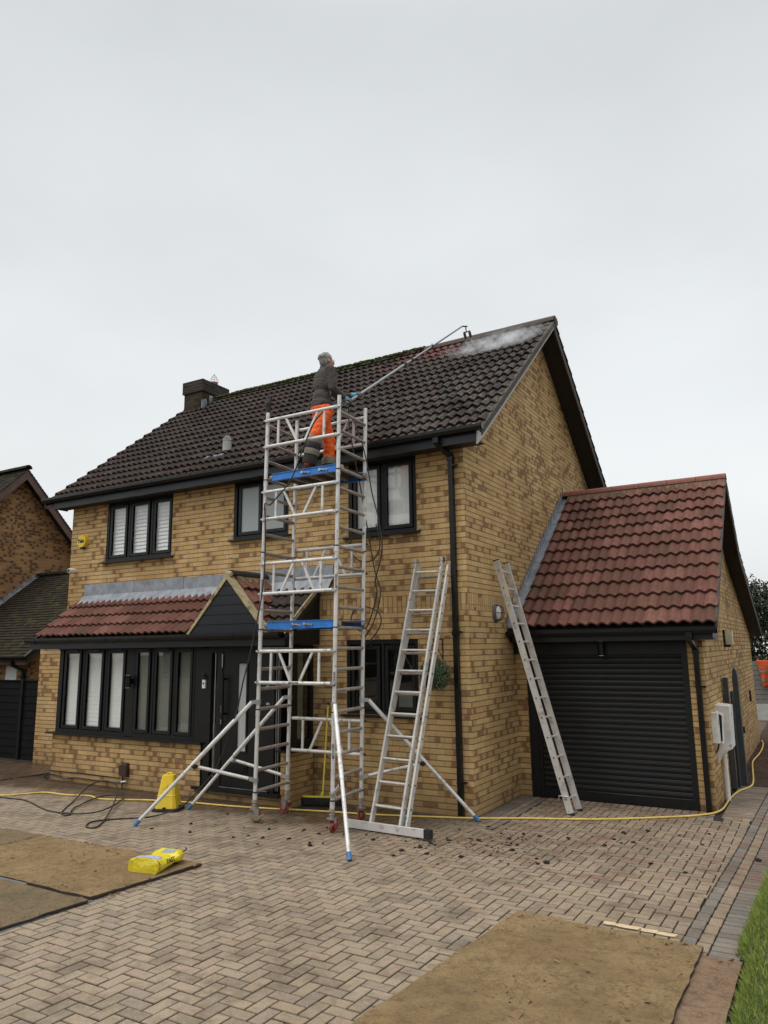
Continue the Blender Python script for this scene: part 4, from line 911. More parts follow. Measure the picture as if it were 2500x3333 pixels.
mb = MB(); mb.path(catmull([(-5.84, BY-.02, .085), (-6.5, BY-.02, .08), (-6.91, BY-.02, .085), (-7.17, BY-.03, .055), (-7.36, BY-.02, .085), (-7.56, BY-.03, .10), (-7.66, BY-.06, .06), (-7.63, BY-.03, .02), (-7.60, BY-.03, .0)]), .010, 6)
tag(mb.build('loose_cable', MT['bhose'], smooth=60), 'loose black cable looping at the bay wall corner', 'cable')
# white meter cabinet and black pipe on the garage side
a = thing('meter_cabinet', (2.7, 2.5, .5), 'dirty white meter box with open lid on the garage side wall', 'meter box')
dw = plain('dirty_white_plastic', (.74, .73, .70), .55, var=.2, scale=6, stain=((.22, .21, .18), .7, 6, .57))
mb = MB(); mb.prism([(GW, 2.45, .62), (GW+.165, 2.47, .70), (GW+.175, 2.47, 1.27), (GW, 2.45, 1.29)], (.0, .50, 0)); mb.build('box', dw, a)
mb = MB(); mb.box(GW, GW+.075, 1.93, 2.12, .835, 1.225); mb.build('side_box', dw, a)
mb = MB(); mb.prism([(GW+.035, 2.10, .84), (GW+.045, 2.10, 1.245), (GW+.125, 2.20, 1.195), (GW+.105, 2.20, .80)], (.0, .02, 0)); mb.build('open_lid', MT['white'], a)
mb = MB(); mb.prism([(GW+.052, 2.105, .865), (GW+.058, 2.105, 1.21), (GW+.108, 2.17, 1.175), (GW+.092, 2.17, .835)], (.0, -.008, 0)); mb.build('lid_window', MT['gloss'], a)
mb = MB(); mb.prism([(GW+.0, 2.3, .54), (GW+.015, 2.3, .54), (GW+.075, 2.3, .66), (GW+.075, 2.3, .80), (GW, 2.3, .80)], (.0, .02, 0)); mb.build('flap', dw, a)
mb = MB(); mb.path(catmull([(GW+.05, 2.08, .84), (GW+.045, 2.06, .77), (GW+.01, 2.04, .70)]), .012, 6); mb.build('cable', MT['bhose'], a)
mb = MB(); mb.tube((GW+.045, 2.62, .0), (GW+.045, 2.62, .62), .035, n=12); tag(mb.build('meter_pipe', dw, smooth=40), 'pale pipe from the meter box down to the ground', 'pipe')
mb = MB(); mb.box(GW, GW+.03, 8.2, 8.3, .96, 1.18); tag(mb.build('air_vent', MT['gloss']), 'small black vent near the rear of the garage side wall', 'vent')
a = thing('side_gate', (2.8, 3.6, 0), 'dark grey timber gate standing open against garage side', 'gate')
gm = plain('dark_grey_stained_timber', (.045, .05, .052), .65, var=.25, scale=8)
mb = MB(); mb.box(GW+.015, GW+.085, 3.50, 3.60, 0, 1.62); mb.build('post', gm, a)
mb = MB(); mb.prism([(GW+.115, 3.90, 0), (GW+.19, 3.90, 0), (GW+.19, 3.90, 1.60), (GW+.178, 3.90, 1.72), (GW+.152, 3.90, 1.765), (GW+.127, 3.90, 1.72), (GW+.115, 3.90, 1.60)], (.0, .14, 0)); mb.build('end_board', gm, a)
mb = MB(); mb.box(GW+.085, GW+.115, 3.62, 3.92, .02, .95); mb.box(GW+.09, GW+.112, 3.64, 3.92, .95, 1.40); mb.build('boards', MT['unlit_dark'], a)  # boards coloured near-black for the shaded gap behind the post
mb = MB(); mb.obox((GW+.02, 6.1, .60), (.018, 0, 0), (0, .02, 0), (0, 0, .06)); mb.build('latch', MT['rubber'], a)

# ================================================================ SCAFFOLD TOWER
def LN(p): return Vector((p[0]+.022*p[2], p[1], p[2]))
tower = thing('scaffold_tower', (-1.72, -1.2, .03), 'tall aluminium scaffold tower on castors with two blue platforms', 'scaffold tower')
FL, FR, BL, BR = (-2.282, -1.56), (-1.122, -1.56), (-2.318, -.86), (-1.160, -.86)
def zr(k): return .40+.2485*k
for (x, y), top in ((FL, 5.33), (FR, 5.33), (BL, 5.38), (BR, 5.36)):
    mb = MB(); mb.tube(LN((x, y, .30)), LN((x, y, top)), .0255, n=14); u = mb.build('upright', MT['alu'], tower, smooth=50)
    for z in (.36, 1.36, 2.36, 3.36, 4.33):
        mb = MB(); mb.tube(LN((x, y, z-.05)), LN((x, y, z+.025)), .029, n=14); mb.build('joint_sleeve', MT['alu'], u, smooth=50)
        mb = MB(); mb.tube(LN((x, y, z+.025)), LN((x, y, z+.04)), .031, n=14); mb.tube(LN((x-.03, y-.02, z+.03)), LN((x+.035, y-.02, z+.03)), .006, n=6); mb.build('joint_clip', MT['rubber'], u)
for (a_, b_) in ((FL, BL), (FR, BR)):
    for k in range(20):
        z = zr(k); mb = MB(); mb.tube(LN((a_[0], a_[1]+.02, z)), LN((b_[0], b_[1]-.02, z)), .0215, n=12); mb.build('rung', MT['alu_dull'], tower, smooth=50)
def brace(A, B, z1, z0, shape, out):
    mb = MB(); Y = -.03*out
    a1 = LN((A[0]+.02, A[1]+Y, z1)); b1 = LN((B[0]-.02, B[1]+Y, z1)); a0 = LN((A[0]+.02, A[1]+Y, z0)); b0 = LN((B[0]-.02, B[1]+Y, z0))
    mb.tube(a1, b1, .0225, n=12); mb.tube(a0, b0, .0225, n=12)
    def at(t, top): return (a1.lerp(b1, t) if top else a0.lerp(b0, t))
    for t in (.17, .83): mb.bar(at(t, 1)-Vector((0, 0, .02)), at(t, 0)+Vector((0, 0, .02)), .03, .02, (0, 1, 0))
    prs = ((.28, .45), (.74, .57)) if shape == 'V' else ((.45, .28), (.57, .74))
    for t1, t0 in prs: mb.bar(at(t1, 1)-Vector((0, 0, .015)), at(t0, 0)+Vector((0, 0, .015)), .03, .02, (0, 1, 0))
    g = mb.build('guardrail_frame', MT['alu'], tower, smooth=45)
    for p, s in ((a1, -1), (b1, 1), (a0, -1), (b0, 1)):
        mb = MB(); mb.tube(p+Vector((s*.005, 0, -.02)), p+Vector((s*.005, 0, .02)), .027, n=10); mb.tube(p+Vector((s*.0, 0, 0)), p+Vector((s*.055, -.0, 0)), .014, n=8); mb.build('brace_hook', MT['silver'] if out > 0 else MT['rubber'], g)
brace(FL, FR, 2.115, 1.725, 'V', 1); brace(FL, FR, 3.235, 2.845, 'A', 1); brace(FL, FR, 4.19, 3.825, 'V', 1); brace(FL, FR, 5.175, 4.81, 'V', 1)
brace(BL, BR, 1.225, .815, 'A', -1); brace(BL, BR, 3.49, 3.10, 'A', -1); brace(BL, BR, 5.24, 4.865, 'V', -1)
def platform(z):
    mb = MB(); x0, x1 = -2.20+.022*z, -1.145+.022*z
    mb.box(x0, x1, -1.50, -.90, z+.01, z+.028); p = mb.build('platform', MT['deck'], tower)
    for y in (-1.52, -.89):
        mb = MB(); mb.box(x0-.0, x1+.02, y-.012, y+.012, z-.045, z+.04); mb.box(x0, x1+.02, y-.024, y+.024, z+.04, z+.048); mb.box(x0, x1+.02, y-.024, y+.024, z-.05, z-.044); mb.build('side_beam', MT['blue'], p)
    for t in (.25, .5, .75):
        mb = MB(); x = x0+(x1-x0)*t; mb.box(x-.02, x+.02, -1.5, -.9, z-.03, z+.008); mb.build('cross_member', MT['alu_dull'], p)
    for x in ((x0+.42, x0+.60) if z < 3 else (x0+.50, x0+.78)):
        mb = MB(); mb.box(x-.02, x+.01, -1.545, -1.53, z-.012, z+.022); mb.bar((x, -1.545, z+.005), (x+.10, -1.552, z-.008), .02, .012); mb.tube((x+.11, -1.552, z-.01), (x+.11, -1.53, z-.01), .013, n=8); mb.build('latch', MT['silver'], p)
    for x in (x0-.03, x1+.03):
        for y in (-1.50, -.92): mb = MB(); mb.tube((x-.02, y, z+.0), (x+.02, y, z+.0), .034, n=12); mb.build('hook', MT['alu_dull'], p)
platform(4.395); platform(2.443)
for (x, y), ang in ((FL, 25), (FR, 100), (BL, 200), (BR, 140)):
    g = GZ(y); mb = MB(); mb.tube((x, y, g+.17), (x, y, .38), .0215, n=12); mb.tube((x, y, g+.235), (x, y, g+.26), .034, n=14); mb.tube((x, y, g+.20), (x, y, g+.215), .032, n=14)
    c = mb.build('castor', MT['alu_dull'], tower, smooth=50)
    d = Vector((math.cos(R(ang)), math.sin(R(ang)), 0)); s = d.cross(Vector((0, 0, 1))); o = Vector((x, y, 0))+d*.03
    mb = MB(); w = Vector((o.x, o.y, g+.063)); mb.tube(w-s*.018, w+s*.018, .062, n=24); mb.build('wheel', MT['redrub'], c, smooth=40)
    mb = MB(); mb.obox(Vector((x, y, g+.165)), d*.045, s*.045, (0, 0, .008))
    for q in (-1, 1): mb.prism([w+s*q*.026+d*-.04+Vector((0, 0, .10)), w+s*q*.026+d*.035+Vector((0, 0, .10)), w+s*q*.026+d*.025+Vector((0, 0, -.02)), w+s*q*.026+d*-.015+Vector((0, 0, -.02))], s*q*.005)
    mb.build('fork', MT['silver'], c)
    mb = MB(); mb.prism([w+d*.02+s*.035+Vector((0, 0, .02)), w+d*.10+s*.035+Vector((0, 0, .055)), w+d*.11+s*.035+Vector((0, 0, .04)), w+d*.03+s*.035+Vector((0, 0, -.03)), w-d*.03+s*.035+Vector((0, 0, -.03)), w-d*.09+s*.035+Vector((0, 0, .04)), w-d*.085+s*.035+Vector((0, 0, .065))], s*.012)
    mb.build('brake_pedal', plain('olive_steel', (.22, .21, .12), .5) if ang in (25, 140) else MT['redrub'], c)
def stabiliser(P, zc, foot, zl, t):
    x, y = P; top = LN((x, y, zc)); f = Vector(foot); d = (f-top); h = Vector((d.x, d.y, 0)).normalized(); a = top+h*.075
    mb = MB(); L = f-a; mb.tube(a, a+L*.52, .0265, n=12); mb.tube(a+L*.50, a+L*.975, .0225, n=12); s = mb.build('stabiliser', MT['alu'], tower, smooth=50)
    mb = MB(); mb.tube(a+L*.955, f-L.normalized()*.0, .027, .026, n=14); mb.build('foot', MT['bluecap'], s, smooth=40)
    m = top+d*t; lo = LN((x, y, zl)); 
    for q, e in ((top, a), (lo, lo+(m-lo).normalized()*.08)):
        mb = MB(); mb.tube(q-Vector((0, 0, .03)), q+Vector((0, 0, .03)), .036, n=10); mb.bar(q, e, .05, .045); mb.tube(e-Vector((0, 0, .0))-h.cross(Vector((0, 0, 1)))*.03, e+h.cross(Vector((0, 0, 1)))*.03, .008, n=6); mb.build('clamp', MT['silver'], s)
    mb = MB(); mb.tube(lo+(m-lo).normalized()*.09, m-(m-lo).normalized()*.05, .0215, n=12); mb.build('strut', MT['alu'], s, smooth=50)
    mb = MB(); dn = d.normalized(); mb.tube(m-dn*.025, m+dn*.025, .034, n=10); mb.bar(m, m-(m-lo).normalized()*.06, .035, .035); mb.build('clamp', MT['rubber'] if t == .53 or zl == .46 else MT['silver'], s)
stabiliser(FL, 1.485, (-3.397, -2.451, .06), .535, .53); stabiliser(BL, 1.50, (-3.58, -1.374, .04), .47, .56)
stabiliser(FR, 1.48, (-.274, -2.496, .062), .46, .55); stabiliser(BR, 1.49, (.108, -.13, .012), .55, .53)
for (x, y), z, tx in ((FR, 1.78, 'MITOWER'), (FR, .95, 'MITOWER'), (FL, 2.95, 'MITOWER'), (FR, 2.95, 'MITOWER'), (FL, 3.9, 'MITOWER')):
    p = LN((x, y, z)); cv = Vector((CP.x-p.x, CP.y-p.y, 0)).normalized(); rt_ = Vector((-cv.y, cv.x, 0))
    M4 = Matrix((Vector((0, 0, 1)), -rt_, cv)).transposed().to_4x4(); M4.translation = p+cv*.0262
    text_obj('lettering', tx, .038, MT['rubber'], M4, tower, .0005, True)
M4 = Matrix.Rotation(R(90), 4, 'X'); M4.translation = Vector((-1.66, -1.613, 1.725)); text_obj('lettering', 'MITOWER', .035, MT['rubber'], M4, tower, .0005, True)
# dark cloth tied at the top of the left front upright
mb = MB()
for k in range(7):
    a = k*.9; mb.path(catmull([(-2.165+.01*math.cos(a), -1.56+.01*math.sin(a), 5.30), (-2.165+.022*math.cos(a), -1.56+.02*math.sin(a), 5.38), (-2.165+.035*math.cos(a+.3), -1.56+.03*math.sin(a), 5.44), (-2.155+.035*math.cos(a*1.7), -1.56+.03*math.sin(a*2), 5.50+.07*((k*37) % 5)/5)], 4), [.018]*9+[.012]*4, 6)
tag(mb.build('hand_brush', MT['bhose'], smooth=60), 'dark brush stuck upright in the front left tower post', 'brush')

# ================================================================ LADDERS
def ladder(name, lab, cat, fl, fr, tl, tr, rungs, r0, r1, mat, stile=(.026, .062), hole=True, ext=None, group=None):
    fl, fr, tl, tr = map(Vector, (fl, fr, tl, tr)); root = thing(name, (fl+fr)/2, lab, cat, group)
    n = ((tl+tr)/2-(fl+fr)/2).normalized().cross((fr-fl).normalized()).normalized()
    for a, b in ((fl, tl), (fr, tr)):
        d = (b-a).normalized(); s = (fr-fl).normalized(); mb = MB(); mb.obox((a+b)/2, d*(b-a).length/2, s*stile[0]/2, n*stile[1]/2)
        st = mb.build('stile', mat, root)
        mb = MB(); mb.obox(a+d*.0, d*.02, s*(stile[0]/2+.004), n*(stile[1]/2+.004)); mb.build('foot', MT['rubber'], st)
        mb = MB(); mb.obox(b, d*.008, s*(stile[0]/2+.002), n*(stile[1]/2+.002)); mb.build('end_cap', MT['rubber'], st)
    for k in range(rungs):
        t = r0+(r1-r0)*k/(rungs-1); mb = MB(); p_, q_ = fl.lerp(tl, t), fr.lerp(tr, t); e_ = (q_-p_).normalized(); e1 = stile[0]/2+.0035; mb.path([p_-e_*e1, p_-e_*(stile[0]/2), p_-e_*(stile[0]/2-.002), q_+e_*(stile[0]/2-.002), q_+e_*(stile[0]/2), q_+e_*e1], [.015, .015, .015, .015, .015, .015], 8); rg = mb.build('rung', MT['alu_l'], root, smooth=30)
        mb = MB(); mb.tube(p_-e_*(e1+.001), p_-e_*(e1-.002), .011, n=8); mb.build('rung_hole', MT['rubber'], rg); mb = MB(); mb.tube(q_+e_*(e1-.002), q_+e_*(e1+.001), .011, n=8); mb.build('rung_hole', MT['rubber'], rg)
    return root, n
L1, n1 = ladder('ladder', 'ladder with long foot bar leaning beside the tower', 'ladder', (-.812, -1.20, .05), (-.392, -1.25, .05), (-.672, -.15, 3.29), (-.282, -.15, 3.28), 12, .075, .955, MT['alu_l'])
# second section clipped behind
mb = MB(); a, b = Vector((-.325, -1.215, .05)), Vector((-.215, -.105, 3.22)); d = (b-a).normalized(); mb.obox((a+b)/2, d*(b-a).length/2, Vector((.013, 0, 0)), n1*.03); st = mb.build('rear_stile', MT['alu_l'], L1)
a2, b2 = Vector((-.845, -1.155, .05)), Vector((-.66, -.07, 3.22)); mb = MB(); mb.obox((a2+b2)/2, (b2-a2)/2, Vector((.012, 0, 0)), n1*.03); mb.build('rear_stile', MT['alu_l'], L1)
for k in range(12):
    t = .075+.88*k/11; q = a.lerp(b, t); mb = MB(); mb.tube(a2.lerp(b2, t), q+Vector((.0165, 0, 0)), .015, n=8); rg = mb.build('rung', MT['alu_dull'], L1, smooth=30); mb = MB(); mb.tube(q+Vector((.014, 0, 0)), q+Vector((.0175, 0, 0)), .011, n=8); mb.build('rung_hole', MT['rubber'], rg)
mb = MB(); mb.bar((-1.155, -1.20, .075), (-.0, -1.345, .10), .05, .085, (0, 0, 1)); fb = mb.build('foot_bar', MT['alu'], L1)
mb = MB(); mb.bar((-.02, -1.343, .10), (.065, -1.353, .10), .062, .098, (0, 0, 1)); mb.build('end_block', MT['rubber'], fb)
mb = MB(); mb.tube((-.315, -1.26, .22), (-.30, -1.28, .22), .016, n=10); mb.build('blue_plug', MT['bluecap'], L1)
for x, y in ((-.67, -.17), (-.275, -.17)):
    mb = MB(); mb.box(x-.02, x+.02, y-.03, y+.04, 3.28, 3.33); mb.box(x-.03, x-.01, y-.05, y+.02, 3.22, 3.25); mb.build('hook', MT['silver'], L1)
L2, n2 = ladder('ladder', 'ladder leaning on gable wall in front of the garage door', 'ladder', (1.01, .745, .0), (1.03, 1.045, .0), (.075, .885, 3.36), (.095, 1.225, 3.35), 13, .055, .955, MT['alu_l'], stile=(.028, .085))
mb = MB(); mb.path([(.98, .74, .22), (.88, .70, .23), (.87, .70, .17)], .009, 6); mb.build('hook', MT['silver'], L2)

# ================================================================ CONE, BAG, BROOM
cx, cy = -3.80, -1.52
cn = thing('warning_cone', (cx, cy, GZ(cy)), 'yellow four-sided plastic cone on black base by the bay wall', 'cone')
def frus(mb, c, w0, d0, z0, w1, d1, z1, rot=.45, ch=.25, mi=0):
    i = len(mb.v); 
    for w, d, z in ((w0, d0, z0), (w1, d1, z1)):
        for sx, sy in ((1, 1-ch), (1-ch, 1), (-1+ch, 1), (-1, 1-ch), (-1, -1+ch), (-1+ch, -1), (1-ch, -1), (1, -1+ch)):
            x, y = sx*w/2, sy*d/2; mb.v.append((c[0]+x*math.cos(rot)-y*math.sin(rot), c[1]+x*math.sin(rot)+y*math.cos(rot), z))
    for k in range(8): mb.addf((i+k, i+(k+1) % 8, i+8+(k+1) % 8, i+8+k), mi)
    mb.addf([i+k for k in range(8)][::-1], mi); mb.addf([i+8+k for k in range(8)], mi)
g = GZ(cy)
mb = MB(); frus(mb, (cx, cy), .29, .29, g+.045, .155, .135, g+.455); frus(mb, (cx, cy), .248, .245, g+.20, .238, .235, g+.206); mb.build('body', MT['cone'], cn)
mb = MB(); mb.path(catmull([(cx-.035, cy-.01, g+.44), (cx-.03, cy-.01, g+.475), (cx+.03, cy+.01, g+.478), (cx+.035, cy+.01, g+.44)], 4), .009, 6); mb.build('handle', MT['cone'], cn)
mb = MB(); frus(mb, (cx, cy), .37, .36, g, .36, .35, g+.045, ch=.3)
for sx, sy in ((1, 0), (0, 1), (-1, 0), (0, -1)):
    xx, yy = sx*.16, sy*.16; mb.box(cx+xx*.9-yy*.43-.015, cx+xx*.9-yy*.43+.015, cy+yy*.9+xx*.43-.015, cy+yy*.9+xx*.43+.015, g+.04, g+.065)
mb.build('base', MT['rubber'], cn)

bz = GZ(-3.5)+.034
bag = thing('product_bag', (-1.72, -3.64, bz), 'crumpled yellow plastic bag lying on the muddy board', 'bag')
mb = MB(); A0 = Vector((-1.85, -3.74, 0)); U = Vector((-.30, .44, 0)); 
ux_ = Vector((.20, -.13, 0)).normalized()
def bagpt(u, v):
    # u along the length, v around
    L = .50; W_ = .165*(1-.30*max(0, (u-.62)/.38)**1.5)*(1-.12*math.exp(-((u-.60)/.06)**2)); H = (.054+.018*math.sin(u*7+1))*(1-.75*max(0, (u-.82)/.18))*(1-.2*math.exp(-((u-.60)/.06)**2))
    a = 2*math.pi*v; ca, sa = math.cos(a), math.sin(a); ex = .6
    x = W_*abs(ca)**ex*(1 if ca > 0 else -1); z = H*abs(sa)**ex*(1 if sa > 0 else -1)
    wr = .010*noise.noise(Vector((u*9, ca*2.5, sa*2.5)))+.006*noise.noise(Vector((u*24, ca*6, sa*6)))
    c = Vector((-1.76, -3.72, bz+.078))+Vector((-.33, .94, 0)).normalized()*(u*L) if 0 else Vector((-1.80, -3.70, bz+.075))+Vector((.05, .50, 0)).normalized()*0
    dl = Vector((-.09, .50, 0)).normalized(); ds = Vector((dl.y, -dl.x, 0)); base = Vector((-1.655, -3.89, bz+.057))
    p = base+dl*(u*L)+ds*(x+wr)+Vector((0, 0, z+wr*1.1)); p.z = max(p.z, bz+.003)
    return p
nu, nv = 34, 40
for i in range(nu+1):
    for j in range(nv): mb.v.append(tuple(bagpt(.0+i/nu, j/nv)))
for i in range(nu):
    for j in range(nv): mb.addf((i*nv+j, i*nv+(j+1) % nv, (i+1)*nv+(j+1) % nv, (i+1)*nv+j))
mb.addf(tuple(range(nv))[::-1]); mb.addf(tuple(nu*nv+j for j in range(nv)))
def bag_mat():
    N = NB('yellow_printed_plastic'); p = N.pos(); n = N.noise(p, 22, 4, .6); w = N.noise(p, 55, 3, .6)
    c = N.mix(N.mr(n, .3, .7), (.70, .58, .03), (.60, .48, .022)); c = N.mix(N.mr(w, .64, .67, 0, .8), c, (.10, .09, .02))
    N.bsdf(c, .35, 0, N.bump(n, .01), .5); return N.m
mb.build('sack', bag_mat(), bag, smooth=80)
mb = MB()      # grey printed panel on top, near end
for i in range(8):
    for j in range(8):
        def q(a, b):
            u = .05+.22*a/8; v = .13+.24*b/8*(1-.0); p = bagpt(u, v); return p+Vector((0, 0, .002))
        if (i > 5 and (j < 1 or j > 6)): continue
        mb.face([q(i, j), q(i+1, j), q(i+1, j+1), q(i, j+1)])
mb.build('printed_panel', plain('grey_lilac_print', (.33, .36, .46), .4), bag)
mb = MB()
for i in range(3):
    for j in range(3):
        def q(a, b): return bagpt(.60+.12*a/3+.08, .19+.08*b/3)+Vector((0, 0, .002))
        mb.face([q(i, j), q(i+1, j), q(i+1, j+1), q(i, j+1)])
mb.build('small_panel', plain('grey_print', (.25, .30, .34), .4), bag)
sp = bagpt(.33, .0); dl = Vector((-.09, .50, 0)).normalized(); nn = Vector((dl.y, -dl.x, .35)).normalized()
M4 = Matrix((dl, nn.cross(dl), nn)).transposed().to_4x4(); M4.translation = bagpt(.40, .035)+nn*.004
text_obj('lettering', 'FAST', .055, MT['rubber'], M4, bag, .001, True)
mb = MB(); mb.path([bagpt(.06, v)+Vector((0, 0, .001)) for v in (.97, .0, .03, .06, .09)], .004, 5); mb.build('crease', MT['rubber'], bag); mb = MB(); mb.path(catmull([bagpt(.93, .1), bagpt(1, .12)+Vector((0, .03, .01)), bagpt(1, .15)+Vector((-.02, .05, .02))], 3), .006, 5); mb.build('tie', MT['rubber'], bag)

br = thing('broom', (-2.19, -.19, 0), 'yellow-handled broom with black bristles leaning in the porch corner', 'broom')
mb = MB(); mb.tube((-2.20, -.20, .12), (-2.22, -.04, 1.34), .0125, n=10); mb.tube((-2.22, -.04, 1.34), (-2.221, -.035, 1.38), .013, n=10, mi=1); mb.build('handle', [MT['ybroom'], MT['rubber']], br, smooth=40)
mb = MB(); mb.bar((-2.47, -.29, .115), (-1.96, -.12, .115), .05, .018); mb.bar((-2.215, -.205, .13), (-2.20, -.20, .17), .04, .03); mb.build('head', MT['ybroom'], br)
mb = MB()
for k in range(260):
    t = k/260; c = Vector((-2.49, -.30, .108)).lerp(Vector((-1.94, -.11, .108)), t); s = Vector((.30, -.95, 0)); a = c+s*random.uniform(-.022, .022); mb.face([a+Vector((-.005, 0, 0)), a+Vector((.005, 0, 0)), a+Vector((.007, 0, 0))+s*random.uniform(-.01, .03)-Vector((0, 0, .10)), a+Vector((-.006, 0, 0))+s*random.uniform(-.01, .03)-Vector((0, 0, .10))])
mb.bar((-2.48, -.295, .06), (-1.95, -.115, .06), .045, .09); mb.build('bristles', MT['bristle'], br)

# ================================================================ BOARDS ON THE DRIVE
def board(name, lab, pts, z, th, mat, ragged=.012, lump=.008):
    """a sheet with its own thickness; pts are the corners on the ground, top face finely divided"""
    n = 26; P = [Vector((x, y, 0)) for x, y in pts]; mb = MB(); E = {}
    def pt(a, b): 
        p = P[0].lerp(P[1], a).lerp(P[3].lerp(P[2], a), b); e = min(a, 1-a, b, 1-b)
        if e < .02: p += Vector((noise.noise(p*9), noise.noise(p*9+Vector((5, 5, 5))), 0))*ragged
        return p
    for i in range(n+1):
        for j in range(n+1):
            p = pt(i/n, j/n); h = z+lump*(noise.noise(p*3)+.5*noise.noise(p*11)); mb.v.append((p.x, p.y, GZ(p.y)+h))
    for i in range(n):
        for j in range(n): mb.addf((i*(n+1)+j, (i+1)*(n+1)+j, (i+1)*(n+1)+j+1, i*(n+1)+j+1))
    ring = [i*(n+1) for i in range(n+1)]+[n*(n+1)+j for j in range(1, n+1)]+[i*(n+1)+n for i in range(n-1, -1, -1)]+[j for j in range(n-1, 0, -1)]
    k0 = len(mb.v)
    for r in ring: x, y, h = mb.v[r]; mb.v.append((x, y, h-th))
    m = len(ring)
    for k in range(m): mb.addf((ring[k], ring[(k+1) % m], k0+(k+1) % m, k0+k), 1)
    o = mb.build(name, [mat, MT['darkedge']], smooth=60); return tag(o, lab, 'board')
board('muddy_board', 'brown muddy board under the yellow bag', [(-3.80, -4.60), (-1.47, -4.61), (-1.42, -3.36), (-3.83, -3.38)], .030, .022, MT['mudboard'])
board('muddy_board', 'brown board at the left photo edge beyond the bag board', [(-6.2, -4.60), (-3.84, -4.60), (-3.87, -3.36), (-6.2, -3.40)], .024, .018, MT['mudboard2'])
board('muddy_board', 'dull greenish board at lower left photo edge', [(-3.85, -5.88), (-1.44, -5.86), (-1.43, -4.66), (-3.85, -4.64)], .028, .018, MT['mudboard2'])
board('muddy_board', 'large sandy brown board at lower right', [(1.58, -5.9), (3.08, -5.66), (3.09, -3.27), (1.74, -3.18)], .040, .024, MT['mudboard'], ragged=.012, lump=.012)
board('muddy_board', 'narrow red-brown board between big board and lawn', [(2.0, -5.9), (3.325, -5.74), (3.335, -3.36), (2.0, -3.40)], .016, .014, MT['mudboard3'], ragged=.008, lump=.002)
mb = MB(); mb.face([(-1.60, -5.95, GZ(-5.9)+.0045), (-1.40, -5.95, GZ(-5.9)+.0045), (-1.44, -4.6, GZ(-4.6)+.0045), (-1.50, -4.6, GZ(-4.6)+.0045)]); mb.box(-3.8, -2.3, -4.645, -4.615, GZ(-4.6)+.004, GZ(-4.6)+.026)
tag(mb.build('plastic_sheet', MT['film']), 'grey-blue plastic sheet showing between the left boards', 'plastic sheet')
x = 2.36
for k, w in enumerate((.10, .17, .12, .13)):
    mb = MB(); y = -3.035-.01*k; z = GZ(y); mb.path([(x+.002+(w-.004)*q, y+random.uniform(-.003, .003), z+.008) for q in (0, .04, .3, .6, .96, 1)], [.022, .030, .033, .031, .031, .022], 8); mb.xf(lambda p: Vector((p.x, p.y, z+.001+max(-.001, min(.014, (p.z-z-.008)*.75+.010)))))
    tag(mb.build('split_block', MT['palebrick'], smooth=40), ['pale split block, leftmost at the big board edge', 'long pale orange-stained block, second from left by the big board', 'pale split block, third from left by the big board', 'pale split block nearest the grey kerb blocks'][k], 'block', 'pale split blocks along the board'); x += w+.002

# ================================================================ HOSES
mb = MB()
yh = [(-12, -2.6), (-9, -2.35), (-7.4, -2.12), (-6.748, -2.0), (-6.56, -1.75), (-6.40, -1.52), (-5.923, -1.49), (-5.561, -1.38), (-5.3, -1.46), (-5.096, -1.44), (-4.527, -1.19), (-3.965, -1.04), (-3.181, -.94), (-2.567, -.80), (-1.943, -.625), (-1.154, -.45), (-.378, -.185), (.046, -.02), (.56, .24), (1.386, .60), (2.021, 1.03), (2.46, 1.40), (2.66, 1.80), (2.69, 2.64), (2.75, 3.3), (2.87, 3.78), (2.88, 4.2), (2.80, 5.25), (2.73, 6.3), (2.76, 7.2), (2.77, 8.0), (2.74, 9.0), (2.70, 9.4), (2.68, 9.6)]
mb.path(catmull([(a, b, GZ(b)+.014+(.02 if b > 3.8 else 0)) for a, b in yh], 8), .0125, 8)
tag(mb.build('garden_hose', MT['yhose'], smooth=60), 'long yellow hose across the drive in front of the house', 'hose')
mb = MB()
bh = [(-9, -2.3), (-6.63, -2.09), (-6.09, -2.06), (-5.33, -2.32), (-4.973, -2.39), (-4.55, -2.34), (-4.416, -2.10), (-4.697, -1.56), (-5.05, -1.22), (-5.30, -1.40), (-4.95, -2.1), (-4.64, -2.42), (-4.85, -2.38), (-5.45, -1.72), (-5.85, -1.15), (-5.80, -.92), (-5.25, -1.15), (-4.62, -1.72), (-4.0, -2.38), (-3.73, -2.73), (-3.85, -2.78), (-4.03, -2.55), (-3.903, -2.29), (-3.67, -2.07), (-3.55, -1.85), (-3.35, -1.78)]
lift = [0, 0, 0, 0, .0, .01, .02, .03, .03, .02, .01, .0, .0, .01, .10, .14, .13, .06, .01, 0, 0, 0, 0, 0, .02, .10]
pts = [(a, b, GZ(b)+.010+l) for (a, b), l in zip(bh, lift)]
pts += [(-3.24, -1.75, .22), (-2.97, -1.75, .45), (-2.75, -1.75, .68), (-2.58, -1.75, 1.03), (-2.43, -1.75, 1.40), (-2.34, -1.75, 1.75), (-2.26, -1.73, 2.06), (-2.18, -1.71, 2.45), (-2.12, -1.69, 2.8), (-2.10, -1.66, 3.2), (-2.12, -1.64, 3.8), (-2.14, -1.63, 4.02), (-2.05, -1.64, 4.00), (-1.94, -1.65, 4.07), (-1.70, -1.65, 4.29), (-1.52, -1.64, 4.67), (-1.37, -1.63, 4.98), (-1.24, -1.60, 5.13), (-1.12, -1.5, 5.24), (-1.08, -1.3, 5.32), (-1.15, -1.15, 5.36)]
mb.path(catmull(pts, 7), .0095, 8)
tag(mb.build('pressure_hose', MT['bhose'], smooth=60), 'black pressure hose coiled on the drive then rising up the tower front', 'hose')
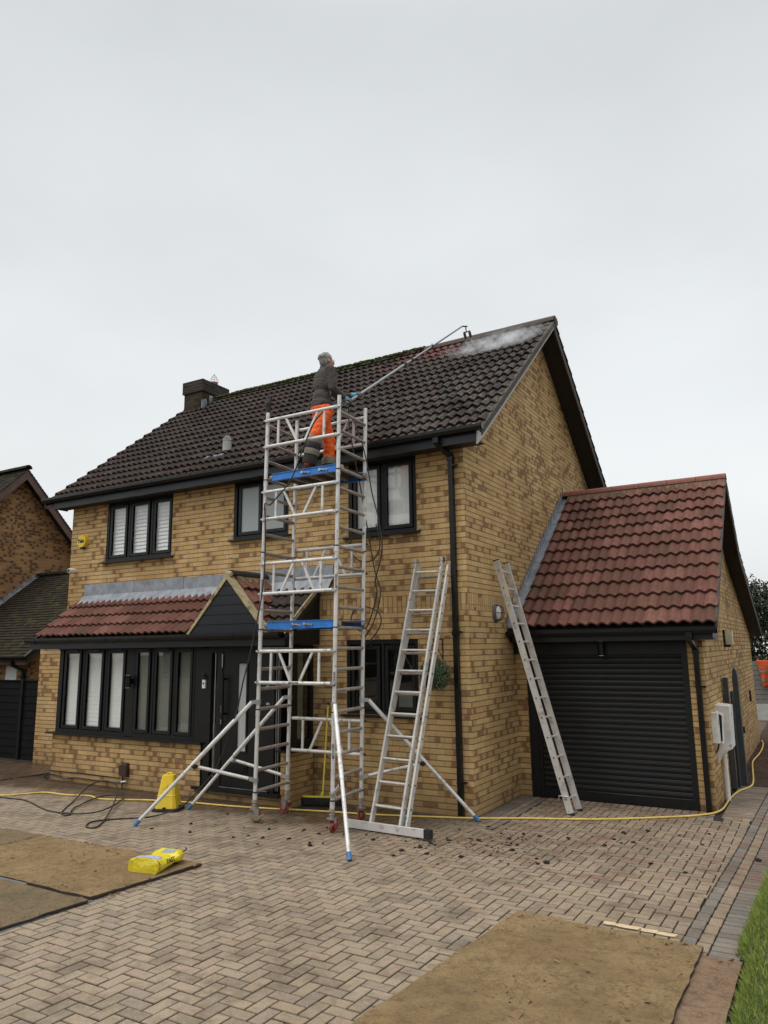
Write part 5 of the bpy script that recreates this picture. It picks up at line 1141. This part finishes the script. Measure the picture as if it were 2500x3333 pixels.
mb = MB(); pts = [(-1.36, -1.2, 5.36), (-1.17, -1.05, 5.22), (-1.03, -1.0, 4.87), (-.94, -1.0, 4.53), (-.87, -1.0, 4.14), (-.80, -.98, 3.84), (-.76, -.95, 3.52), (-.80, -.9, 3.3), (-.93, -.84, 3.0), (-.93, -.8, 2.86), (-.98, -.8, 2.66), (-1.10, -.78, 2.41), (-1.24, -.76, 2.37), (-1.36, -.76, 2.51), (-1.26, -.78, 2.65), (-1.09, -.8, 2.67), (-.91, -.8, 2.59), (-.87, -.8, 2.48), (-.93, -.8, 2.35), (-1.08, -.8, 2.20), (-1.12, -.8, 2.27), (-1.0, -.8, 2.44), (-.90, -.8, 2.70), (-.88, -.8, 2.9), (-.96, -.8, 3.14), (-1.04, -.8, 3.58), (-1.08, -.84, 3.9), (-1.12, -.9, 4.31), (-1.18, -.95, 4.73), (-1.24, -.97, 5.16), (-1.24, -.98, 5.42)]
mb.path(catmull(pts, 7), .0085, 8); tag(mb.build('pressure_hose', MT['bhose'], smooth=60), 'black hose hanging in loops down the right side of the tower', 'hose')
mb = MB(); mb.path(catmull([(-.92, -.82, 3.75), (-.885, -.8, 3.57), (-.885, -.8, 3.41), (-.96, -.8, 3.3), (-1.09, -.8, 3.26), (-1.24, -.8, 3.31), (-1.33, -.8, 3.43), (-1.33, -.8, 3.55), (-1.27, -.8, 3.63), (-1.16, -.82, 3.68)], 7), .0085, 8)
tag(mb.build('hose_loop', MT['bhose'], smooth=60), 'single dark hose loop hung on the tower just under the right upper window', 'hose')

# ================================================================ ROOF LANCE
H = Vector((-1.212, -.767, 5.606)); T = Vector((-1.323, 3.192, 8.206)); dv = (T-H).normalized(); E0 = H-dv*.44
lance = thing('roof_cleaning_lance', E0, 'long grey telescopic lance reaching from the worker to the ridge', 'lance')
q1 = H+dv*1.75; q2 = H+dv*2.05; q3 = H+dv*(T-H).length*.638
mb = MB(); mb.tube(E0, q1, .021, n=12); mb.build('outer_tube', MT['polelight'], lance, smooth=50)
mb = MB(); mb.tube(q1-dv*.05, q2, .019, n=12); mb.tube(q2, q3, .0165, n=12); mb.build('middle_tube', MT['polelight'], lance, smooth=50)
mb = MB(); mb.tube(q3-dv*.05, T, .0145, n=12); mb.build('inner_tube', MT['polegrey'], lance, smooth=50)
for q, r_ in ((q1, .032), (q2, .028), (q3, .025)):
    mb = MB(); mb.tube(q-dv*.035, q+dv*.035, r_, n=12); mb.tube(q, q+Vector((0, 0, .05)), .010, n=6); mb.build('clamp', MT['rubber'], lance)
dr = Vector((.82, .57, 0)).normalized(); dn = Vector((.03, .10, -1)).normalized()
mb = MB(); mb.tube(T, T+dr*.10, .014, n=8); mb.tube(T+dr*.06, T+dr*.075+Vector((0, 0, -.11)), .011, n=8); mb.tube(T+dr*.03+Vector((0, 0, -.125)), T+dr*.125+Vector((0, 0, -.105)), .011, n=8); mb.build('nozzle_bracket', MT['rubber'], lance)
noz = []
for k, o in enumerate((.03, .13)):
    p = T+dr*o+Vector((0, 0, -.115+.03*k)); e = p+dr*.03+Vector((0, 0, -.15)); mb = MB(); mb.path([p, p.lerp(e, .2), p.lerp(e, .7), e], [.014, .026, .026, .016], 12); mb.build('nozzle', MT['rubber'], lance, smooth=40); noz.append(e)
def spray_mat():
    N = NB('water_jet'); d = N.n('ShaderNodeBsdfDiffuse'); d.inputs[0].default_value = (.9, .92, .95, 1); t = N.n('ShaderNodeBsdfTransparent'); m = N.n('ShaderNodeMixShader')
    N.t.links.new(N.mr(N.noise(N.pos(), 30, 3), .3, .7, .2, .6), m.inputs[0]); N.t.links.new(t.outputs[0], m.inputs[1]); N.t.links.new(d.outputs[0], m.inputs[2]); N.t.links.new(m.outputs[0], N.out.inputs[0]); return N.m
sj = spray_mat()
for k, e in enumerate(noz):
    tgt = e+dr*.125+Vector((0, .02, -.42)); 
    mb = MB(); mb.tube(e, tgt, .003, .016, n=10); tag(mb.build('water_jet', sj, smooth=60), ['thin white water jet from the left nozzle', 'thin white water jet from the right nozzle'][k], 'water jet', 'water jets from the lance')
# mist over the roof
N = NB('spray_mist'); p = N.n('ShaderNodeTexCoord').outputs['Object']
L_ = N.n('ShaderNodeVectorMath', operation='LENGTH'); N.put(L_.inputs[0], p)
fall = N.mr(L_.outputs['Value'], .15, 1.0, 1.0, 0.0, smooth=True)
nn_ = N.noise(N.pos(), 3.2, 5, .65)
vol = N.n('ShaderNodeVolumePrincipled'); vol.inputs['Color'].default_value = (.95, .96, .98, 1)
N.put(vol.inputs['Density'], N.ma('MULTIPLY', N.ma('MULTIPLY', fall, fall), N.mr(nn_, .38, .62, .3, 8.5)))
N.t.links.new(vol.outputs[0], N.out.inputs['Volume'])
mist_m = N.m; mist_m.cycles.volume_step_rate = 1.0
def mist(c, rx, ry, rz_, dens, rot):
    mb = MB(); mb.sphere((0, 0, 0), 1.0, 20, 12); o = mb.build('spray_mist', mist_m); o.location = c; o.scale = (rx, ry, rz_); o.rotation_euler = rot
    for v in o.data.vertices: v.co.z += -1.0*0
    return struct(o, 'stuff')
o = mist((-.42, 2.58, 7.42), 1.6, 1.0, .19, 1, (math.atan(TN), 0, 0))

# ================================================================ NEIGHBOUR, FENCES, PLANTING
NX = -14.5
nb_ = thing('neighbour_house', (-17, 2.9, 0), 'neighbouring brick house with red-brown bargeboards at the left', 'house')
ay, az = 2.92, 6.94
mb = MB(); mb.face([(NX, -1.5, -.3), (NX, 7.34, -.3), (NX, 7.34, az-4.42*1.02), (NX, ay, az), (NX, -1.5, az-4.42*1.02)]); mb.face([(NX, -1.5, -.3), (NX, -1.5, 2.4), (NX-6, -1.5, 2.4), (NX-6, -1.5, -.3)]); mb.face([(NX, 7.34, -.3), (NX-6, 7.34, -.3), (NX-6, 7.34, 2.4), (NX, 7.34, 2.4)]); mb.build('wall', MT['brick_red'], nb_)
ns = math.hypot(1, 1.02); 
mb = MB(); mb.prism([(NX+.32, ay-4.8, az+.10-4.8*1.02), (NX+.32, ay, az+.10), (NX+.32, ay+4.8, az+.10-4.8*1.02), (NX+.32, ay+4.8, az-4.8*1.02), (NX+.32, ay, az+.0), (NX+.32, ay-4.8, az-4.8*1.02)], (-7, 0, 0)); nr = mb.build('roof_deck', MT['soffit'], nb_)
tiles('roof', nb_, (NX-4, ay-4.8, az+.10-4.8*1.02), (1, 0, 0), (0, 1/ns, 1.02/ns), 4.38, 67, .1025, MT['tile_plain'], tw=.165, waves=0, thick=.014)
tiles('back_slope', nr, (NX+.38, ay+4.8, az+.10-4.8*1.02), (-1, 0, 0), (0, -1/ns, 1.02/ns), 1.2, 67, .1025, MT['tile_plain'], tw=.165, waves=0, thick=.014)
ridge_tiles('ridge', nb_, (NX-4, ay, az+.13), (NX+.40, ay, az+.13), .10, MT['tile_plain'])
mb = MB()
for s in (-1, 1): mb.prism([(NX+.33, ay, az+.08), (NX+.33, ay+s*4.75, az+.08-4.75*1.02), (NX+.33, ay+s*4.75, az-.17-4.75*1.02), (NX+.33, ay, az-.17)], (.025, 0, 0))
mb.build('bargeboard', MT['bargebrown'], nb_)
mb = MB()
for s in (-1, 1): mb.prism([(NX+.37, ay, az+.10), (NX+.37, ay+s*4.75, az+.10-4.75*1.02), (NX+.37, ay+s*4.75, az+.065-4.75*1.02), (NX+.37, ay, az+.065)], (-.05, 0, 0))
mb.build('verge_undercloak', MT['olive'], nb_)

ng = thing('neighbour_garage', (-12.6, 3.6, 0), 'low neighbouring building with mossy dark tiled roof behind the black fence', 'garage')
gy, gz_, tgn = .965, 2.042, .80; gl = math.hypot(1, tgn); rY = 3.68
mb = MB(); mb.prism([(NX, gy, gz_-.02), (NX, rY, gz_+(rY-gy)*tgn-.02), (NX, 6.4, gz_-.02), (NX, 6.4, gz_-.09), (NX, rY, gz_+(rY-gy)*tgn-.10), (NX, gy, gz_-.09)], (3.72, 0, 0)); gd_ = mb.build('roof_deck', MT['soffit'], ng)
tiles('roof', ng, (NX+.05, gy, gz_), (1, 0, 0), (0, 1/gl, tgn/gl), 3.70, 33, (rY-gy)*gl/33, MT['tile_plain'], tw=.165, waves=0, thick=.016)
ridge_tiles('ridge', ng, (NX+.05, rY, gz_+(rY-gy)*tgn), (NX+3.75, rY, gz_+(rY-gy)*tgn), .09, MT['tile_plain'])
mb = MB(); mb.box(NX, NX+3.43, gy+.35, 6.2, -.3, gz_+.2); mb.prism([(NX, gy+.35, gz_+.1), (NX, 6.2, gz_+.1), (NX, rY, gz_+(rY-gy)*tgn-.1)], (3.43, 0, 0)); mb.build('wall', MT['brick_red'], ng)
mb = MB(); mb.box(NX+.05, NX+3.68, gy+.05, gy+.07, gz_-.16, gz_-.0); mb.box(NX, NX+3.68, gy+.07, gy+.35, gz_-.15, gz_-.14); mb.build('fascia', MT['bargebrown'], ng)
mb = MB(); mb.prism([(NX+3.68, gy, gz_-.02), (NX+3.68, rY, gz_+(rY-gy)*tgn-.02), (NX+3.68, rY, gz_+(rY-gy)*tgn-.2), (NX+3.68, gy+.06, gz_-.17)], (.025, 0, 0)); mb.prism([(NX+3.66, gy-.02, gz_-.0), (NX+3.66, rY, gz_+(rY-gy)*tgn-.0), (NX+3.66, rY, gz_+(rY-gy)*tgn+.03), (NX+3.66, gy-.02, gz_+.02)], (.07, 0, 0)); mb.build('bargeboard', MT['olive'], ng)
gutter('gutter', ng, NX+.05, NX+3.72, gy+.03, gz_+.02, .10, .07)
downpipe(ng, [(NX+3.26, gy, gz_-.05), (NX+3.26, gy+.02, gz_-.17), (NX+3.28, gy+.28, gz_-.30), (NX+3.28, gy+.28, 0)])
mb = MB(); n = 21
for k in range(n):
    y0 = gy+.1+k*(2.68/n); z0 = gz_+(y0-gy)*tgn
    mb.prism([(NX+.01, y0-.02, z0-.02), (NX+.01, y0+.14, z0+.10), (NX+.01, y0+.13, z0+.19), (NX+.01, y0+.0, z0+.145)], (.01, 0, 0)); mb.prism([(NX+.01, y0, z0+.02), (NX+.01, y0+.13, z0+.124), (NX+.14, y0+.13, z0+.124), (NX+.14, y0, z0+.02)], (0, 0, .012))
mb.build('step_flashing', MT['lead'], ng)
mb = MB(); mb.box(NX+2.56, NX+2.96, gy+.33, gy+.36, .9, 1.86); mb.build('window', MT['white'], ng)

mb = MB(); mb.box(-9.62, -8.203, .50, .72, -.3, 2.30); tag(mb.build('garden_wall', MT['brick']), 'narrow strip of yellow brick wall between the bay window and black fence', 'wall')
# black fence
fc = thing('black_fence', (-11.2, .8, 0), 'black close-boarded fence between the house and the neighbour', 'fence')
fb_ = plain('black_stained_boards', (.006, .0065, .007), .75, var=.3, scale=5, spec=.15)
xx = [-14.2, -12.2, -10.50, -9.60]
for k in range(3):
    mb = MB(); n = 11; h = 1.60
    for j in range(n):
        z0 = -.05+j*h/n; mb.obox(((xx[k]+xx[k+1])/2, .80, z0+h/n/2), ((xx[k+1]-xx[k])/2-.03, 0, 0), (0, .009, 0), (0, .006, h/n/2+.004))
    mb.box(xx[k], xx[k+1], .77, .83, 1.55, 1.575); mb.build('panel', fb_, fc)
for x in xx[1:3]:
    mb = MB(); mb.box(x-.035, x+.035, .74, .82, -.1, 1.60); mb.build('post', plain('dark_post', (.012, .012, .0125), .7, spec=.2), fc)

# grey fence at the end of the muddy side passage
gfz = -.05; gf_ = thing('grey_fence', (4, 15.2, 0), 'grey slatted fence on white concrete base beyond the garage', 'fence')
gfm = plain('grey_fence_slats', (.17, .165, .15), .7, var=.15, scale=3)
mb = MB()
for j in range(9): z0 = .42+j*.135; mb.box(-2, 9, 15.20, 15.23, z0, z0+.122)
mb.build('slats', gfm, gf_)
mb = MB(); mb.box(-2, 9, 15.19, 15.25, -.1, .42); mb.build('concrete_base', plain('white_concrete', (.42, .42, .40), .8), gf_)
for x in (1.35, 3.2, 5.05):
    mb = MB(); mb.box(x-.05, x+.05, 15.14, 15.24, -.1, 1.66); mb.build('post', plain('fence_post', (.13, .13, .12), .7), gf_)
mb = MB(); n = 14
for i in range(n+1):
    for j in range(n+1):
        u, v = i/n, j/n; x = 2.33+.62*u-.12*math.sin(v*3)*0; w = 1-.55*v; x = 2.36+.12*v+(.62*u)*w; z = 1.655-.66*v-.10*math.sin(u*3+1)*v; y = 15.14+.045*math.sin(u*11+v*4)*(.3+v)
        mb.v.append((x, y-.03, z))
for i in range(n):
    for j in range(n): mb.addf((i*(n+1)+j, i*(n+1)+j+1, (i+1)*(n+1)+j+1, (i+1)*(n+1)+j))
jk = mb.build('hivis_jacket', plain('faded_orange_fabric', (.55, .085, .02), .8, var=.3, scale=6, bumpd=.02, bscale=9), smooth=80); tag(jk, 'orange hi-vis jacket hung over the grey fence', 'jacket')
m_ = jk.modifiers.new('s', 'SOLIDIFY'); m_.thickness = .02
for v0, v1 in ((.38, .46), (.72, .80)):
    mb = MB()
    for i in range(n):
        def q(i, v): return (2.36+.12*v+.62*(i/n)*(1-.55*v), 15.14+.045*math.sin(i/n*11+v*4)*(.3+v)-.045, 1.655-.66*v-.10*math.sin(i/n*3+1)*v)
        mb.face([q(i, v0), q(i+1, v0), q(i+1, v1), q(i, v1)])
    mb.build('reflective_band', MT['hvgrey'], jk)

def foliage(mb, c, rx, ry, rz_, n, size, wid):
    c = Vector(c)
    for k in range(n):
        d = Vector((random.gauss(0, 1), random.gauss(0, 1), random.gauss(0, 1))).normalized(); f = 1+.28*noise.noise(d*2.2+c)+.12*noise.noise(d*6+c)
        rr = f*random.uniform(.72, 1.02); p = c+Vector((d.x*rx, d.y*ry, d.z*rz_))*rr
        if p.z < .05: continue
        r = min(1, max(0, .45+.5*noise.noise(p*1.4)+random.gauss(0, .15))); leaf(mb, p, d+Vector((random.gauss(0, .6), random.gauss(0, .6), random.gauss(0, .6))), size*random.uniform(.6, 1.3), wid, r)
for k, (x, y, h, w, lab) in enumerate(((1.9, 19.5, 4.1, 1.5, 'dark conifer crown right of the garage eave, nearest the house'), (4.6, 19.2, 3.9, 1.7, 'dark bushy conifer at the right photo edge behind the fence'), (-1.2, 21, 3.6, 1.8, 'dark conifer mostly hidden behind the garage roof'))):
    if k == 2: continue
    t = thing('conifer_tree', (x, y, 0), lab, 'tree', 'conifers behind the grey fence')
    mb = MB(); mb.tube((x, y, -.1), (x+.1, y, h*.8), .12, .04, 8); mb.build('trunk', MT['bark'], t, smooth=60)
    mb = MB()
    for j in range(5): a = j*1.3; mb.tube((x+.05, y, h*.35+j*.4), (x+w*.7*math.cos(a), y+w*.7*math.sin(a), h*.5+j*.45), .04, .012, 6)
    mb.build('branch', MT['bark'], t)
    mb = MB(); foliage(mb, (x, y, h*.50), w, w*.8, h*.50, 9000, .16, .035); foliage(mb, (x+.2, y-.3, h*.8), w*.7, w*.6, h*.22, 2500, .15, .03)
    for j in range(60):
        a = random.uniform(0, 6.28); rr_ = random.uniform(0, w); b = Vector((x+math.cos(a)*rr_, y-.5+math.sin(a)*rr_*.5, h*.92)); e = b+Vector((random.uniform(-.25, .25), 0, random.uniform(.05, .32)))
        for q in range(14): leaf(mb, b.lerp(e, q/14), (random.gauss(0, 1), random.gauss(0, 1), random.gauss(0, 1)), .08, .012, .4)
    mb.build('crown', MT['leaf'], t)

# unseen dark hedge added behind the camera to darken the window reflections
mb = MB(); 
for k in range(44): x = -34+k*1.6; mb.sphere((x, -30+random.uniform(-1, 1), 1.6), (1.3, 1.2, random.uniform(2.2, 4.0)), 10, 7, jit=.12)
tag(mb.build('reflection_hedge', plain('hedge_green', (.03, .04, .018), .9, var=.5, scale=2)), 'unseen dark hedge added behind the camera to darken window reflections', 'hedge')

# ================================================================ MOSS CLODS ON THE PAVING
protos = []
for k in range(6):
    mb = MB(); mb.sphere((0, 0, .008), (.017, .014, .011), 8, 5, jit=.35); mb.sphere((random.uniform(-.01, .01), .008, .006), (.011, .012, .008), 7, 5, jit=.35)
    mb.v = [(x, y, max(z, 0)) for x, y, z in mb.v]; o = mb.build('moss_clump', MT['clod']); protos.append(o.data); bpy.data.objects.remove(o)
spots = [(1.02, -.52, 1.5), (2.0, -.30, 1.7), (2.04, .31, 1.8), (1.81, .10, 1.6), (1.77, -.62, 1.5), (1.44, -1.57, 1.6), (2.34, -1.12, 1.2), (2.68, -1.29, 1.3), (3.24, -.48, 1.8), (2.39, .28, 1.2), (1.33, -.46, 1.4), (-3.11, -2.44, 1.4), (-2.57, -2.36, 1.2), (-1.96, -2.3, 1.1), (-2.89, -2.02, 1.3), (-1.87, -2.15, 1.1), (-3.74, -3.88+.0, 1.0), (.26, -1.86, 1.7), (.62, -1.80, 1.5), (.1, -1.45, 1.6), (-1.37, -2.05, 1.6), (-1.66, -2.15, 1.3), (-.98, -2.18, 1.6), (.0, -2.1, 1.2)]
while len(spots) < 285:
    q = random.random()
    if q < .50: x, y = random.gauss(.75, .55), random.gauss(-1.05, .38)
    elif q < .68: x, y = random.gauss(-.3, .5), random.gauss(-1.55, .3)
    elif q < .86: x, y = random.uniform(.3, 2.9), random.uniform(-1.9, 1.2)
    else: x, y = random.gauss(-2.2, .8), random.gauss(-1.75, .4)
    if y > -.02 and x < .1 or (x < -2.4 and y > -.6) or y > 1.5 or x > 3.3: continue
    spots.append((x, y, min(1.5, .32+random.expovariate(2.8))))
for k, (x, y, s) in enumerate(spots):
    o = bpy.data.objects.new('moss_clump', protos[k % 6]); C.objects.link(o); o.location = (x, y, GZ(y)+.001); o.scale = (s, s*random.uniform(.7, 1.2), s*random.uniform(.45, .9)); o.rotation_euler = (0, 0, random.uniform(0, 6.28))
    tag(o, 'small dark moss clump fallen from the roof onto the block paving', 'moss clump', 'moss clumps scattered on the paving')

# fine crumbs and grit around the clumps, over the boards and along the board edges
mb = MB()
def crumb(x, y, z, r):
    a = [Vector((random.uniform(-1, 1), random.uniform(-1, 1), random.uniform(0, .8)))*r for _ in range(4)]; c = Vector((x, y, z))
    for f in ((0, 1, 2), (0, 2, 3), (0, 3, 1), (1, 3, 2)): mb.face([c+a[i] for i in f])
for k in range(2600):
    if random.random() < .6: x, y = random.gauss(.9, .8), random.gauss(-1.0, .6)
    else: x, y = random.uniform(-3.0, 3.3), random.uniform(-4.5, 1.0)
    if (y > -.02 and x < .02) or (x < -2.4 and y > -.6) or y > 1.6 or x > 3.4: continue
    crumb(x, y, GZ(y)+.001, random.uniform(.0025, .008))
struct(mb.build('moss_crumbs', MT['clod']), 'stuff')
mb = MB()
for (x0, x1, y0, y1, z, n_) in ((-3.8, -1.45, -4.58, -3.38, .030, 3200), (-3.8, -1.45, -5.8, -4.68, .028, 500), (1.75, 3.05, -5.6, -3.3, .042, 3800), (3.12, 3.3, -5.5, -3.4, .018, 260)):
    for k in range(n_):
        x, y = random.uniform(x0, x1), random.uniform(y0, y1)
        if random.random() < .35: y = random.choice((y0, y1))+random.gauss(0, .03)
        elif random.random() < .3: x = random.choice((x0, x1))+random.gauss(0, .03)
        crumb(x, y, GZ(y)+z*.8 if (x0 < x < x1 and y0 < y < y1) else GZ(y), (.002+random.expovariate(220))*(1 if random.random() > .03 else 2.2))
struct(mb.build('soil_crumbs', plain('soil_crumb', (.17, .105, .052), .95, var=.5, scale=3)), 'stuff')

# ================================================================ PERSON
P0 = Vector((-1.5, -1.15, 0)); rr_ = Vector((.82, .57, 0)).normalized(); dd_ = Vector((-.57, .82, 0)).normalized()
def pp(s, t, z): return P0+rr_*s+dd_*t+Vector((0, 0, z))
F = (rr_*.876+dd_*.47).normalized(); RT = Vector((F.y, -F.x, 0)); UP = Vector((0, 0, 1))
def rotm(f, u=UP): 
    f = f.normalized(); s = f.cross(u).normalized(); u = s.cross(f); return Matrix((s, f, u)).transposed()   # columns: right, forward, up
person = thing('person', pp(-.05, 0, 4.445), 'worker in dark jacket and orange trousers standing atop the scaffold holding the lance', 'person')
hf = (F+UP*.10).normalized(); hr = rotm(hf); hc = pp(.012, 0, 6.035)
def hp(x, y, z): return hc+hr @ Vector((x, y, z))
body = MB()
body.sphere(hc+hr @ Vector((0, -.008, .018)), (.074, .095, .098), 18, 14, rot=hr)         # skull
body.sphere(hp(0, .030, -.045), (.055, .062, .070), 16, 12, rot=hr)                        # face and jaw
body.sphere(hp(0, .072, -.088), (.026, .022, .022), 10, 8, rot=hr)                         # chin
body.capsule(hp(0, .088, .012), hp(0, .112, -.026), .010, .014)                            # nose
body.sphere(hp(0, .093, -.056), (.022, .010, .010), 10, 6, rot=hr)                         # mouth
for s in (-1, 1): body.sphere(hp(s*.077, -.005, -.01), (.010, .020, .032), 10, 8, rot=hr); body.sphere(hp(s*.040, .070, -.02), (.024, .022, .022), 10, 8, rot=hr)
neck0 = pp(-.025, 0, 5.88); body.capsule(hp(0, -.012, -.06), neck0, .050, .058)
chest = pp(-.02, 0, 5.76); waist = pp(-.045, 0, 5.50); pel = pp(-.045, 0, 5.33)
tb = rotm(F)
body.sphere(chest, (.15, .095, .17), 16, 12, rot=tb); body.capsule(chest, pel, .10, .11)
shR = chest+RT*.165+UP*.10+F*.0; shL = chest-RT*.165+UP*.10+F*.03
gR = H-dv*.30; gL = H+dv*.0
elR = pp(.095, -.17, 5.60); elL = pp(.17, .17, 5.60)
wrR = gR-F*.03+UP*.045-rr_*.035; wrL = gL-rr_*.085-UP*.004
for a, b, c in ((shR, elR, wrR), (shL, elL, wrL)): body.capsule(a, b, .048, .040); body.capsule(b, c, .038, .027)
hipR = pel+RT*.075-UP*.03; hipL = pel-RT*.075-UP*.03
# near leg (image left, stepped back) and far leg (image right)
knA, anA = pp(-.13, -.10, 4.94), pp(-.225, -.10, 4.54); knB, anB = pp(.045, .06, 4.96), pp(.05, .08, 4.54)
for a, b, c in ((hipR, knA, anA), (hipL, knB, anB)): body.capsule(a, b, .085, .055); body.capsule(b, c, .052, .036)
blob('body', body, MT['skin'], person, .011, 2)
hair = MB(); hair.sphere(hp(0, -.016, .028), (.081, .098, .100), 18, 14, rot=hr); hair.sphere(hp(0, -.045, -.015), (.074, .062, .070), 16, 12, rot=hr)
for s in (-1, 1): hair.sphere(hp(s*.066, .015, .025), (.014, .035, .04), 8, 6, rot=hr)
for k in range(26): d = Vector((random.gauss(0, 1), random.gauss(-.5, .8), abs(random.gauss(.6, .6)))).normalized(); hair.sphere(hp(d.x*.074, -.02+d.y*.092, .03+d.z*.088), .020, 7, 5)
hairo = blob('hair', hair, MT['hair'], person, .009, 1)
bmh = bmesh.new(); bmh.from_mesh(hairo.data); iv = hr.inverted()
for v in bmh.verts:
    q = iv @ (v.co+wloc(hairo)-hc); lim = .066 if q.z > .055 else (.045 if q.z > .02 else .0)
    if q.y > lim: v.co -= (hr @ Vector((0, q.y-lim, 0)))*.97
    if q.z < -.005 and q.y > -.012: v.co -= (hr @ Vector((math.copysign(.012, q.x), q.y+.012, 0)))
bmh.to_mesh(hairo.data); bmh.free()
gm_ = MB()
for s in (-1, 1): gm_.path([hp(s*.012, .098, .012), hp(s*.055, .088, .012), hp(s*.055, .088, -.022), hp(s*.012, .100, -.022)], .0032, 5, closed=True); gm_.path([hp(s*.058, .085, .010), hp(s*.080, .0, .008)], .0028, 5)
gm_.path([hp(-.012, .1, .006), hp(.012, .1, .006)], .003, 5); gm_.build('glasses', MT['silver'], person)
ey = MB()
for s in (-1, 1): ey.sphere(hp(s*.032, .083, .002), .0115, 8, 6)
ey.build('eyes', MT['white'], person)
jk = MB()
jk.sphere(chest-F*.012+UP*.02, (.172, .118, .155), 18, 14, rot=tb); jk.sphere(chest-F*.03-UP*.08, (.155, .118, .15), 18, 12, rot=tb)
jk.sphere(waist-F*.012, (.155, .125, .15), 18, 12, rot=tb); jk.sphere(pel+UP*.075-F*.015, (.165, .140, .085), 18, 12, rot=tb); jk.tube(pel+UP*.03-F*.015, pel+UP*.12-F*.015, .150, .142, 20)
jk.capsule(shR+UP*.0, shL+UP*.0, .066, .066); jk.capsule(neck0-UP*.02, neck0+UP*.045, .072, .062)
for a, b, c in ((shR, elR, wrR), (shL, elL, wrL)):
    jk.capsule(a, b, .074, .058); jk.capsule(b, a.lerp(b, .8), .062, .064); jk.capsule(b, b.lerp(c, .93), .056, .040)
jko = blob('jacket', jk, MT['jacket'], person, .011, 2)
for v in jko.data.vertices:
    w = v.co+wloc(jko); k = .009*noise.noise(w*Vector((0, 0, 1)).length*9 if 0 else Vector((w.x*8, w.y*8, w.z*11)))+.005*noise.noise(w*30); v.co += v.normal*k
tr = MB()
tr.sphere(pel-UP*.0-F*.02, (.155, .135, .13), 18, 12, rot=tb)
for a, b, c in ((hipR, knA, anA), (hipL, knB, anB)):
    tr.capsule(a, b, .112, .083); tr.capsule(b, b.lerp(c, .9), .084, .074); tr.tube(b.lerp(c, .4), b.lerp(c, .9), .078, .084, 16)
tro = blob('trousers', tr, MT['orange'], person, .011, 2)
for v in tro.data.vertices:
    w = v.co+wloc(tro); k = .016*noise.noise(Vector((w.x*7, w.y*7, w.z*19)))+.007*noise.noise(w*26); v.co += v.normal*k
bd = MB(); n_ = 0
def band(b, c, t0, t1, r, m):
    q = MB(); pts = [b.lerp(c, t0+(t1-t0)*k/3) for k in range(4)]; q.path(pts, [r, r+.004, r+.004, r], 22, True); q.build('leg_band', m, tro, smooth=50)
band(knA, anA, .05, .27, .098, MT['hvgrey']); band(knA, anA, .28, .46, .100, MT['boot']); band(knA, anA, .48, .68, .101, MT['hvgrey']); band(knA, anA, .69, .98, .092, MT['boot'])
band(knB, anB, .66, .88, .099, MT['hvgrey']); band(knB, anB, .89, 1.02, .090, MT['boot'])
for an in (anA, anB):
    bt = MB(); bt.capsule(an+UP*.05, an-UP*.03, .055, .055); ft = an-UP*.055; bt.capsule(ft-F*.05, ft+F*.14, .042, .038); bt.box(ft.x-.03, ft.x+.03, ft.y-.03, ft.y+.03, 4.445, 4.47)
    bo = blob('boot', bt, MT['boot'], person, .012, 2)
    for v in bo.data.vertices:
        if v.co.z+wloc(bo).z < 4.446: v.co.z = 4.446-wloc(bo).z
# gloved hands closed round the tube
def hand(g, wr, side, mat1, mat2):
    m1 = MB(); a = (wr-g); a -= dv*a.dot(dv); a.normalize(); b = dv.cross(a).normalized()
    m1.sphere(g+a*.040, (.030, .045, .020), 12, 8, rot=Matrix((b, dv, a)).transposed()); m1.capsule(wr, g+a*.045, .030, .028)
    for k in range(4):
        o = g+dv*(-.036+.024*k); L_ = (.034, .038, .037, .031)[k]
        pts = [o+(a*math.cos(t)+b*side*math.sin(t))*L_ for t in (.1, .8, 1.5, 2.2, 2.9, 3.5)]; 
        for p_, q_ in zip(pts, pts[1:]): m1.capsule(p_, q_, .0095, .0088, 8)
    th = [g+dv*.030+a*.035, g+dv*.048+(a*.6-b*side*.8)*.036, g+dv*.050+(-b*side)*.036, g+dv*.046+(-a*.7-b*side*.7)*.036]
    for p_, q_ in zip(th, th[1:]): m1.capsule(p_, q_, .0115, .010, 8)
    h_ = blob('glove', m1, mat2, person, .006, 1)
    c_ = MB(); c_.path([wr+(wr-g).normalized()*.02, wr.lerp(g, .35), wr.lerp(g, .62)], [.036, .038, .036], 14); c_.sphere(g+a*.046, (.031, .043, .016), 12, 8, rot=Matrix((b, dv, a)).transposed()); c_.build('glove_back', mat1, h_, smooth=60)
hand(gR, wrR, 1, MT['glove'], MT['glovegrey']); hand(gL, wrL, 1, MT['glove'], MT['glovegrey'])
